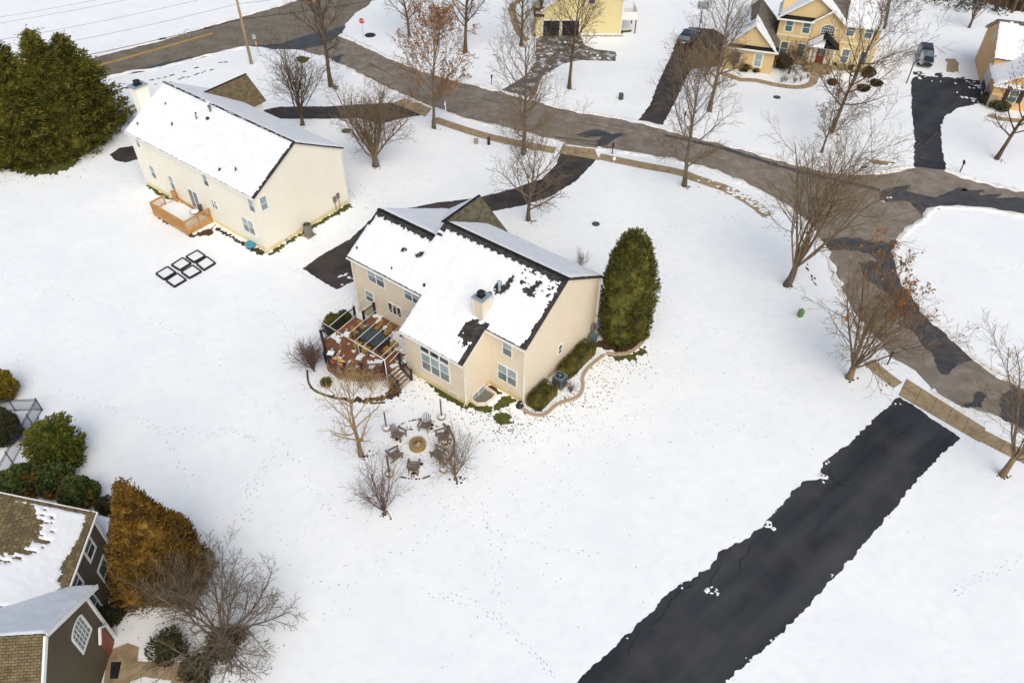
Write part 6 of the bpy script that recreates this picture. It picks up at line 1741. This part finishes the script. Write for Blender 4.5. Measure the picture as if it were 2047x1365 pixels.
# ---- air conditioners
def ac_unit(loc, rz, label, body, w=.85, h=.95, rnd_=False):
    o = empty('air_conditioner', loc, rz, label, 'air conditioner')
    mb = MB()
    if rnd_: mb.lathe((0, 0, .06), [(w * .5, 0), (w * .52, .1), (w * .5, h), (w * .42, h + .04)], 10)
    else:
        mb.box((0, 0, .06 + h / 2), (w, w, h))
    mb.build('cabinet', MT[body], o)
    mb = MB(); mb.box((0, 0, .03), (w + .2, w + .2, .06)); mb.build('pad', MT['concrete'], o)
    mb = MB(); mb.lathe((0, 0, h + .065), [(w * .40, 0), (w * .40, .03), (w * .36, .035)], 18); mb.build('fan_grille', MT['black'], o)
    mb = MB(); mb.lathe((0, 0, h + .102), [(w * .15, 0), (w * .13, .04)], 12); mb.build('fan_hub', MT[body], o)
    bl = MB()
    for k in range(4):
        a = k * pi / 2 + .4
        bl.bar((cos(a) * .1, sin(a) * .1, h + .11), (cos(a) * w * .36, sin(a) * w * .36, h + .11), .03, .012)
    tag(bl.build('grille_bars', MT[body], o), kind='stuff')
    lv = MB()
    if not rnd_:
        for k in range(9): lv.box((w / 2 + .004, 0, .16 + k * (h - .2) / 9), (.012, w * .86, .03)); lv.box((0, -w / 2 - .004, .16 + k * (h - .2) / 9), (w * .86, .012, .03))
        tag(lv.build('louvres', MT['black'], o), kind='stuff')
    return o
ac_unit(hp(1.0, 3.25), RZT, 'dark teal air conditioner between the two clipped hedges', 'teal_metal')
cl_ = Vector(cream.location); rzc = radians(-37)
def cpnt(x, y): return cl_ + Vector((cos(rzc) * x - sin(rzc) * y, sin(rzc) * x + cos(rzc) * y, 0))
ac_unit(cpnt(.95, 4.15), rzc, 'tall grey round-cornered air conditioner at the cream house gable', 'grey_metal', .82, 1.15, True)
o = empty('blue_tub', cpnt(-2.0, -.35), 0, 'blue plastic tub at the cream house basement wall', 'tub')
mb = MB(); mb.lathe((0, 0, 0), [(.42, 0), (.52, .28), (.52, .34), (.44, .32)], 16); mb.build('body', MT['blue_tub'], o, smooth=True)
o = empty('black_drum', hp(-.1, -.42), 0, 'small black drum at the downspout of the tan house', 'drum')
mb = MB(); mb.lathe((0, 0, 0), [(.3, 0), (.3, .08), (.2, .1), (.2, .42), (.14, .5), (.04, .52)], 16); mb.build('body', MT['black'], o, smooth=True)
mb = MB(); mb.box((.1, -.12, .46), (.12, .06, .05)); mb.build('lid_tag', MT['white'], o)
o = empty('meter_cluster', hp(.2, 9.2), RZT, 'utility meters on the tan house gable next to the arborvitae', 'meter')
mb = MB(); mb.box((0, 0, 1.2), (.25, .4, .6)); mb.build('meter_box', MT['grey_metal'], o)
mb = MB(); mb.tube([(0, 0, .05), (0, 0, 1.0)], .04, 6); mb.build('conduit', MT['grey_metal'], o)
mb = MB(); mb.box((.25, -.35, .4), (.5, .5, .8)); mb.build('bin', MT['blue_tub'] if False else MT['teal_metal'], o)
# round patio table on the cream deck
o = empty('round_table', cpnt(-9.0, -1.0) + Vector((0, 0, .62)), rzc, 'dark round patio table under snow on the pine deck', 'table')
mb = MB(); mb.lathe((0, 0, .68), [(.45, 0), (.45, .04)], 16); mb.build('table_top', MT['bark'], o)
mb = MB(); mb.lathe((0, 0, .722), [(.4, 0), (.32, .05)], 16); mb.build('snow_cap', MT['roof_snow'], o)
mb = MB(); mb.tube([(0, 0, 0), (0, 0, .68)], .05, 8); mb.build('pedestal', MT['bark'], o)
o = empty('folded_chair', cpnt(-9.2, -.35) + Vector((0, 0, .62)), rzc, 'dark metal chair between the round table and the sliding door', 'chair')
mb = MB(); mb.box((0, 0, .42), (.5, .45, .05)); mb.build('seat', MT['bark'], o)
mb = MB(); mb.bar((0, .22, .42), (0, .3, .95), .5, .04); mb.build('backrest', MT['bark'], o)
for x_ in (-.22, .22):
    for y_ in (-.2, .2):
        mb = MB(); mb.box((x_, y_, .2), (.04, .04, .4)); mb.build('leg', MT['bark'], o)

# ---- black garden frames lying in the snow
def fz(x, y): return g(300 + x * .08060, 480 + y * .08060)
FR = [((160, 860), (445, 690), (640, 830), (350, 1000), 'lawn side, towards the evergreen clump'), ((410, 1035), (690, 855), (900, 1010), (610, 1180), 'deck side, towards the evergreen clump'), ((545, 645), (815, 470), (1020, 600), (750, 770), 'lawn side, middle of its row'), ((790, 820), (1065, 655), (1275, 805), (985, 965), 'deck side, middle of its row'), ((905, 440), (1180, 285), (1375, 420), (1100, 575), 'lawn side, nearest the cream house'), ((1160, 610), (1425, 445), (1625, 595), (1345, 765), 'deck side, nearest the cream house')]
for i, (a, b, c, d, lb) in enumerate(FR):
    Q = [fz(*p) for p in (a, b, c, d)]
    ctr = sum(Q, Vector()) / 4
    o = empty('raised_bed', ctr, 0, 'black raised-bed frame full of snow, ' + lb, 'raised bed', 'raised bed frames behind the cream house')
    for k in range(4):
        p, q = Q[k] - ctr, Q[(k + 1) % 4] - ctr
        m2 = MB(); m2.bar(p + Vector((0, 0, .09)), q + Vector((0, 0, .09)), .12, .2); m2.build('side_board', MT['black'], o)
    m2 = MB(); m2.add([tuple((q - ctr) * .9 + Vector((0, 0, .12))) for q in Q], [(0, 1, 2, 3)]); so = m2.build('snow_fill', MT['roof_snow'], o)
    if so.data.polygons[0].normal.z < 0: so.data.flip_normals()

# ---- iron fence by the brown house
def fence_run(pts, label):
    o = empty('iron_fence', pts[0], 0, label, 'fence', 'iron fence round the brown house garden')
    for a, b in zip(pts[:-1], pts[1:]):
        A, B = a - pts[0], b - pts[0]
        for z in (.15, 1.1, 1.25):
            m2 = MB(); m2.bar(A + Vector((0, 0, z)), B + Vector((0, 0, z)), .03); m2.build('rail', MT['iron'], o)
        n = max(2, int((B - A).length / .125))
        pk = MB()
        for k in range(1, n):
            q = A.lerp(B, k / n); pk.box((q.x, q.y, .66), (.018, .018, 1.28))
        tag(pk.build('pickets', MT['iron'], o), kind='stuff')
    for p in pts:
        m2 = MB(); m2.box((p - pts[0]) + Vector((0, 0, .68)), (.06, .06, 1.4)); m2.build('post', MT['iron'], o)
def gf(x, y): return g(x * .20505, 720 + y * .20505)
fence_run([gf(415, 490), Vector((-37.0, 39.2, 0)), Vector((-39.0, 39.1, 0)), Vector((-41.5, 39.0, 0))], 'black iron fence running behind the golden shrub')
fence_run([gf(415, 490), Vector((-35.02, 37.75, 0)), gf(240, 803), gf(130, 1008), Vector((-34.9, 32.4, 0)), Vector((-34.85, 30.6, 0))], 'black iron fence running past the small pine towards the brown house')

# ---- street furniture
pb = g(503, 128)
up = empty('utility_pole', pb, 0, 'tall bare wooden utility pole beside the main road', 'utility pole')
mb = MB(); mb.tube([(0, 0, -.1), (-.02, 0, 6), (-.03, 0, 11.5)], [.2, .165, .13], 12); mb.build('pole', MT['pole_wood'], up, smooth=True)
mb = MB(); mb.box((0, 0, 11.0), (.1, 2.4, .12), Matrix.Rotation(radians(29), 3, 'Z')); mb.build('cross_arm', MT['pole_wood'], up)
dirw = (g(189, 96, 5.6) - Vector((pb.x, pb.y, 5.6))); dirw.z = 0; dirw.normalize()
perp = Vector((-dirw.y, dirw.x, 0))
for i, (z, off, r, lb) in enumerate(((5.7, 0, .035, 'thick black telephone cable with splice boxes strung along the main road'), (7.6, .1, .016, 'thin wire just above the telephone cable'), (9.0, -.2, .014, 'upper thin wire strung from the pole along the road'), (11.1, .9, .012, 'power wire on the road side of the cross arm'), (11.1, -.9, .012, 'power wire on the house side of the cross arm'))):
    A = Vector((pb.x, pb.y, z)) + perp * off
    o = empty('overhead_wire', A, 0, lb, 'wire')
    for sgn, nm in ((1, 'span'), (-1, 'far_span')):
        B = A + dirw * 46 * sgn
        pts = [A.lerp(B, t / 14) - A - Vector((0, 0, .8 * 4 * (t / 14) * (1 - t / 14))) for t in range(15)]
        mb = MB(); mb.tube(pts, r, 5); mb.build(nm, MT['black'], o, smooth=True)
    if i == 0:
        for d_, l_ in ((4.2, .9), (9.6, .75)):
            c = dirw * d_ + Vector((0, 0, -.8 * 4 * (d_ / 46) * (1 - d_ / 46)))
            mb = MB(); mb.tube([c - dirw * l_ / 2, c + dirw * l_ / 2], .11, 8); mb.build('splice_box', MT['black'], o)
        c = dirw * 6.6 + Vector((0, 0, -.55))
        ring = [c + dirw * .45 * cos(2 * pi * k / 18) + Vector((0, 0, .55 * sin(2 * pi * k / 18))) for k in range(19)]
        mb = MB(); mb.tube(ring, .018, 5); mb.build('cable_loop', MT['black'], o)
def octagon(r, z, y, n=8): return [(r * cos(pi / 8 + 2 * pi * k / n), y, z + r * sin(pi / 8 + 2 * pi * k / n)) for k in range(n)]
st = empty('stop_sign', g(727, 74), radians(-8), 'red octagonal stop sign at the mouth of the lane', 'sign')
mb = MB(); mb.tube([(0, .03, -.05), (0, .03, 2.35)], .035, 6); mb.build('post', MT['steel'], st)
mb = MB(); mb.add(octagon(.42, 2.15, -.012) + octagon(.42, 2.15, -.022), [tuple(range(8)), tuple(range(15, 7, -1))] + [(i, (i + 1) % 8, 8 + (i + 1) % 8, 8 + i) for i in range(8)]); mb.build('white_border', MT['white'], st)
mb = MB(); mb.add(octagon(.38, 2.15, -.023) + octagon(.38, 2.15, -.028), [tuple(range(8)), tuple(range(15, 7, -1))] + [(i, (i + 1) % 8, 8 + (i + 1) % 8, 8 + i) for i in range(8)]); mb.build('sign_face', MT['sign_red'], st)
fcv = bpy.data.curves.new('lettering', 'FONT'); fcv.body = 'STOP'; fcv.size = .30; fcv.align_x = 'CENTER'; fcv.align_y = 'CENTER'; fcv.extrude = .002
fcv.materials.append(MT['white'])
_tmp = bpy.data.objects.new('lettering_curve', fcv); col.objects.link(_tmp); bpy.context.view_layer.update()
_me = bpy.data.meshes.new_from_object(_tmp.evaluated_get(bpy.context.evaluated_depsgraph_get()))
bpy.data.objects.remove(_tmp)
fo = bpy.data.objects.new('lettering', _me); link(fo, st); fo.location = (0, -.032, 2.15); fo.rotation_euler = (radians(90), 0, 0)
def mailbox(px, label, body='black', post='black', rz=0.0):
    o = empty('mailbox', g(*px), rz, label, 'mailbox')
    mb = MB(); mb.box((0, 0, .5), (.1, .1, 1.0)); mb.bar((0, .0, .65), (0, -.25, .98), .06); mb.box((0, -.1, 1.0), (.1, .5, .05)); mb.build('post', MT[post], o)
    P = [(-.11, 0), (.11, 0), (.11, .14), (.075, .22), (0, .25), (-.075, .22), (-.11, .14)]
    mb = MB(); mb.add([(x, -.35, 1.03 + z) for x, z in P] + [(x, .18, 1.03 + z) for x, z in P], [tuple(range(7)), tuple(range(13, 6, -1))] + [((i + 1) % 7, i, 7 + i, 7 + (i + 1) % 7) for i in range(7)]); bo = mb.build('box', MT[body], o)
    mb = MB(); mb.box((.125, -.05, 1.2), (.015, .04, .2)); mb.build('flag', MT['sign_red'], o)
mailbox((983, 170), 'brown mailbox at the end of the icy garage drive', 'bark', 'bark')
mailbox((1224, 308), 'black mailbox beside the apron of the tan house drive', rz=radians(-15))
mailbox((1367, 246), 'black mailbox on the verge of the yellow house', rz=radians(170))
mailbox((1919, 344), 'black mailbox beside the orange house drive', rz=radians(160))
mailbox((1774, 728), 'black mailbox at the kerb between the hydrant oak and the black driveway', rz=radians(-40))
mailbox((891, 224), 'white mailbox beside the rust-leaved oak', 'white', 'white')
o = empty('fire_hydrant', g(1692, 640), 0, 'orange fire hydrant at the kerb under the oak branches', 'hydrant')
mb = MB(); mb.lathe((0, 0, 0), [(.16, 0), (.16, .06), (.12, .08), (.115, .5), (.15, .53), (.14, .6), (.08, .7), (.04, .76)], 14); mb.build('barrel', MT['hydrant'], o, smooth=True)
mb = MB(); mb.lathe((-.2, 0, .42), [(.07, 0), (.07, .4)], 10, 'x'); mb.build('side_outlet', MT['hydrant'], o)
mb = MB(); mb.lathe((0, -.2, .36), [(.085, 0), (.085, .2)], 10, 'y'); mb.build('front_outlet', MT['hydrant'], o)
def pedestal(px, w, d, h, m, label, name='utility_pedestal', rz=0.3):
    o = empty(name, g(*px), rz, label, 'utility box')
    mb = MB(); mb.box((0, 0, h * .45), (w, d, h * .9)); mb.build('cabinet', MT[m], o)
    mb = MB(); mb.add([(-w * .54, -d * .54, h * .9), (w * .54, -d * .54, h * .9), (w * .54, d * .54, h * .9), (-w * .54, d * .54, h * .9), (-w * .4, -d * .4, h), (w * .4, -d * .4, h), (w * .4, d * .4, h), (-w * .4, d * .4, h)], [(0, 3, 2, 1), (4, 5, 6, 7), (0, 1, 5, 4), (1, 2, 6, 5), (2, 3, 7, 6), (3, 0, 4, 7)]); mb.build('lid', MT[m], o)
pedestal((1599, 632), .36, .36, .75, 'green_box', 'bright green utility box alone on the snow inside the street bend')
pedestal((952, 287), .4, .35, .6, 'stone_veneer', 'tan utility pedestal between the two kerb trees')
pedestal((977, 289), .3, .3, .85, 'black', 'black utility pedestal next to the tan one', rz=.1)
pedestal((1241, 199), .45, .4, .8, 'dull_green', 'grey-green utility box on the snow across the street')
def lid(px, r, m, label):
    o = empty('manhole_cover', g(*px), 0, label, 'manhole cover')
    mb = MB(); mb.lathe((0, 0, 0), [(r * 1.08, 0), (r * 1.05, .04), (r, .05), (r * .98, .045)], 24); mb.build('rim', MT[m], o)
    mb = MB(); mb.lathe((0, 0, .046), [(r * .92, 0), (r * .9, .02), (r * .2, .025)], 24); mb.build('lid', MT[m], o)
lid((1191, 448), .36, 'dull_green', 'dark green septic lid on the lawn of the tan house')
lid((1553, 195), .42, 'dull_green', 'grey-green lid in the snow before the yellow house path')
lid((692, 262), .5, 'dull_green', 'olive lid half hidden by the squat round tree')
lid((740, 71), .7, 'black', 'dark round lid beside the stop sign')
o = empty('storm_drain', g(1758, 326), radians(-12), 'brown kerb storm drain inlet near the orange house drive', 'storm drain')
mb = MB(); mb.box((0, 0, .08), (1.7, .5, .16)); mb.build('hood', MT['stone'], o)
mb = MB(); mb.box((0, -.26, .06), (1.5, .02, .1)); mb.build('opening', MT['garage_dark'], o)
mb = MB(); mb.box((.15, .28, .05), (2.9, .1, .1)); mb.build('kerb_bar', MT['dark_edging'], o)
sheet('exposed_kerb_patch', [(1720, 332), (1728, 331), (1737, 333), (1730, 338), (1722, 338)], MT['drive'], .009, amp=.1, seed=95)
sheet('bare_turf', [(592, 115), (604, 112), (621, 116), (612, 125), (606, 127), (594, 124)], MT['turf'], .009, kind='stuff', amp=.25, seed=96)
o = empty('road_marker', g(519, 107), 0, 'thin yellow gas line marker beside the utility pole', 'marker post')
mb = MB(); mb.tube([(0, 0, 0), (-.15, 0, 1.3)], .03, 5); mb.build('stake', MT['bark_tan'], o)
mb = MB(); mb.box((-.17, 0, 1.35), (.16, .05, .5)); mb.build('marker', MT['yellow_line'], o)
o = empty('street_sign', g(515, 107), 0, 'small pale blue sign on a post at the main road', 'sign')
mb = MB(); mb.tube([(0, 0, 0), (0, 0, 2.4)], .025, 5); mb.build('post', MT['steel'], o)
mb = MB(); mb.box((0, -.03, 2.2), (.45, .02, .6)); mb.build('panel', MT['steel'], o)
o = empty('white_stake', g(1226, 332), 0, 'white slatted stake standing beside the pavement by the black mailbox', 'stake')
mb = MB(); mb.tube([(0, 0, 0), (.02, 0, 1.1)], .02, 5); mb.build('rod', MT['white'], o)
mb = MB(); mb.box((.02, 0, .9), (.3, .03, .35)); mb.build('panel', MT['white'], o)
o = empty('lamp_post', g(1068, 104), 0, 'black lamp post beside the icy garage drive', 'lamp post')
mb = MB(); mb.tube([(0, 0, 0), (0, 0, 2.0)], [.05, .035], 8); mb.build('post', MT['black'], o)
mb = MB(); mb.lathe((0, 0, 2.0), [(.06, 0), (.14, .08), (.16, .3), (.04, .42)], 8); mb.build('lantern', MT['black'], o)

# ---- basketball hoops
def hoop(px, face, label):
    o = empty('basketball_hoop', g(*px), face, label, 'basketball hoop')
    mb = MB(); mb.tube([(0, 0, 0), (0, .0, 2.6), (0, -.55, 3.15)], .07, 8); mb.build('pole', MT['iron'], o)
    mb = MB(); mb.box((0, -.62, 3.3), (1.5, .03, 1.0)); b = mb.build('backboard', MT['glass_blind'], o)
    mb = MB()
    for (cx_, cz_, w_, h_) in ((0, 3.81, 1.56, .05), (0, 2.79, 1.56, .05), (-.77, 3.3, .05, 1.02), (.77, 3.3, .05, 1.02), (0, 3.45, .5, .03), (0, 3.1, .5, .03), (-.25, 3.27, .03, .36), (.25, 3.27, .03, .36)):
        mb.box((cx_, -.64, cz_), (w_, .02, h_))
    mb.build('border', MT['pipe'], b)
    mb = MB(); mb.tube([(.23 * cos(2 * pi * k / 16), -.92 + .23 * sin(2 * pi * k / 16), 3.05) for k in range(17)], .014, 5); mb.build('rim', MT['sign_red'], o)
    nm = MB()
    for k in range(10):
        a = 2 * pi * k / 10; nm.tube([(.23 * cos(a), -.92 + .23 * sin(a), 3.04), (.13 * cos(a + .3), -.92 + .13 * sin(a + .3), 2.62)], .006, 3)
    tag(nm.build('net', MT['white'], o), kind='stuff')
hoop((1398, 56), radians(-10), 'basketball hoop on a dark pole behind the parked car at the yellow garage')
hoop((1812, 167), radians(78), 'basketball hoop on a dark pole beside the slate vehicle')

# ---- vehicles
def suv(loc, rz, paint, label, rear_view):
    o = empty('parked_car', loc, rz, label, 'car')
    st_ = [(-2.36, .80, .52, .92), (-2.28, .90, .40, 1.04), (-1.7, .95, .32, 1.08), (-.6, .96, .30, 1.06), (.7, .96, .30, 1.04), (1.1, .95, .30, 1.03), (1.9, .92, .34, .97), (2.25, .86, .40, .88), (2.40, .74, .50, .76)]
    V, F = [], []
    for (y, hw, z0, z1) in st_:
        zm = z0 + (z1 - z0) * .55
        ring = [(-hw * .82, z0), (-hw, z0 + .12), (-hw * 1.01, zm), (-hw * .97, z1 - .06), (-hw * .86, z1), (0, z1 + .03), (hw * .86, z1), (hw * .97, z1 - .06), (hw * 1.01, zm), (hw, z0 + .12), (hw * .82, z0)]
        V += [(x, y, z) for x, z in ring]
    m = 11
    for i in range(len(st_) - 1):
        for k in range(m):
            k2 = (k + 1) % m
            F.append((i * m + k2, i * m + k, (i + 1) * m + k, (i + 1) * m + k2))
    F.append(tuple(range(m))); F.append(tuple(reversed(range((len(st_) - 1) * m, len(st_) * m))))
    mb = MB(); mb.add(V, F); body = mb.build('body', MT[paint], o, smooth=True, tri=True)
    # cabin
    lev = [(1.03, -2.25, 1.15, .88), (1.30, -2.12, .72, .83), (1.58, -1.98, .28, .76), (1.68, -1.85, .10, .70), (1.72, -1.6, -.2, .58)]
    V, F = [], []
    for (z, ya, yb, hw) in lev: V += [(-hw, ya, z), (hw, ya, z), (hw, yb, z), (-hw, yb, z)]
    for i in range(len(lev) - 1):
        for k in range(4): F.append((i * 4 + k, i * 4 + (k + 1) % 4, i * 4 + 4 + (k + 1) % 4, i * 4 + 4 + k))
    n = (len(lev) - 1) * 4
    F.append((n, n + 1, n + 2, n + 3))
    mb = MB(); mb.add(V, F); mb.build('cabin', MT[paint], o)
    def face_at(z):
        for a, b in zip(lev[:-1], lev[1:]):
            if a[0] <= z <= b[0]:
                t = (z - a[0]) / (b[0] - a[0]); return [a[i] + (b[i] - a[i]) * t for i in range(4)]
    za, zb = 1.1, 1.56
    A, B = face_at(za), face_at(zb)
    e = .012
    mb = MB(); mb.add([(-A[3] * .9, A[2] + e, za), (A[3] * .9, A[2] + e, za), (B[3] * .88, B[2] + e, zb), (-B[3] * .88, B[2] + e, zb)], [(1, 0, 3, 2)]); mb.build('windscreen', MT['glass_mid'], o)
    mb = MB(); mb.add([(-A[3] * .88, A[1] - e, za), (A[3] * .88, A[1] - e, za), (B[3] * .86, B[1] - e, zb), (-B[3] * .86, B[1] - e, zb)], [(0, 1, 2, 3)]); mb.build('rear_window', MT['glass_mid'], o)
    for s_ in (-1, 1):
        for (t0, t1) in ((.05, .30), (.33, .60), (.63, .90)):
            def pt(t, L, z): return (s_ * (L[3] + e), L[1] + (L[2] - L[1]) * t, z)
            q = [pt(t0, A, za + .02), pt(t1, A, za + .02), pt(t1 - .02, B, zb - .02), pt(t0 + .02, B, zb - .02)]
            mb = MB(); mb.add(q, [(0, 1, 2, 3) if s_ > 0 else (3, 2, 1, 0)]); mb.build('side_window', MT['glass_dark'], o)
        mb = MB(); mb.box((s_ * 1.06, .85, 1.12), (.2, .12, .15)); mb.build('mirror', MT[paint], o)
        mb = MB(); mb.box((s_ * .68, 2.30, .74), (.34, .16, .14)); mb.build('headlight', MT['lamp_lens'], o)
        mb = MB(); mb.box((s_ * .76, -2.3, .93), (.22, .14, .26)); mb.build('tail_light', MT['tail'], o)
        mb = MB(); mb.bar((s_ * .6, -1.5, 1.76), (s_ * .58, -.2, 1.76), .04); mb.build('roof_rail', MT['chrome'], o)
        for y in (-1.5, 1.45):
            mb = MB(); mb.lathe((s_ * .78 - .11, y, .36), [(.3, 0), (.36, .03), (.36, .19), (.3, .22)], 20, 'x'); w = mb.build('wheel', MT['tyre'], o)
            mb = MB(); mb.lathe((s_ * .78 + (.112 if s_ > 0 else -.135), y, .36), [(.22, 0), (.2, .023)], 12, 'x'); mb.build('rim', MT['chrome'], w)
    mb = MB(); mb.box((0, 2.36, .74), (.9, .08, .18)); mb.build('grille', MT['black'], o)
    mb = MB(); mb.box((0, 2.36, .5), (1.5, .14, .16)); mb.build('front_bumper', MT['black'], o)
    mb = MB(); mb.box((0, -2.36, .55), (1.6, .14, .2)); mb.build('rear_bumper', MT[paint], o)
    mb = MB(); mb.box((0, -2.345, .95), (1.0, .03, .05)); mb.build('trim_strip', MT['chrome'], o)
    mb = MB(); mb.box((0, -2.375, .8), (.4, .02, .14)); mb.build('plate', MT['white'], o)
    return o
def place_car(rear, frontp, paint, label, rv):
    a, b = g(*rear), g(*frontp)
    d = (b - a); c = (a + b) / 2
    return suv(c, atan2(d.y, d.x) - pi / 2, paint, label, rv)
place_car((1362, 101), (1388, 68), 'car_black', 'black car parked with its tail lights towards the street at the yellow garage', True)
place_car((1844, 101), (1848, 144), 'car_green', 'slate coloured vehicle parked nose out above the orange house drive', False)
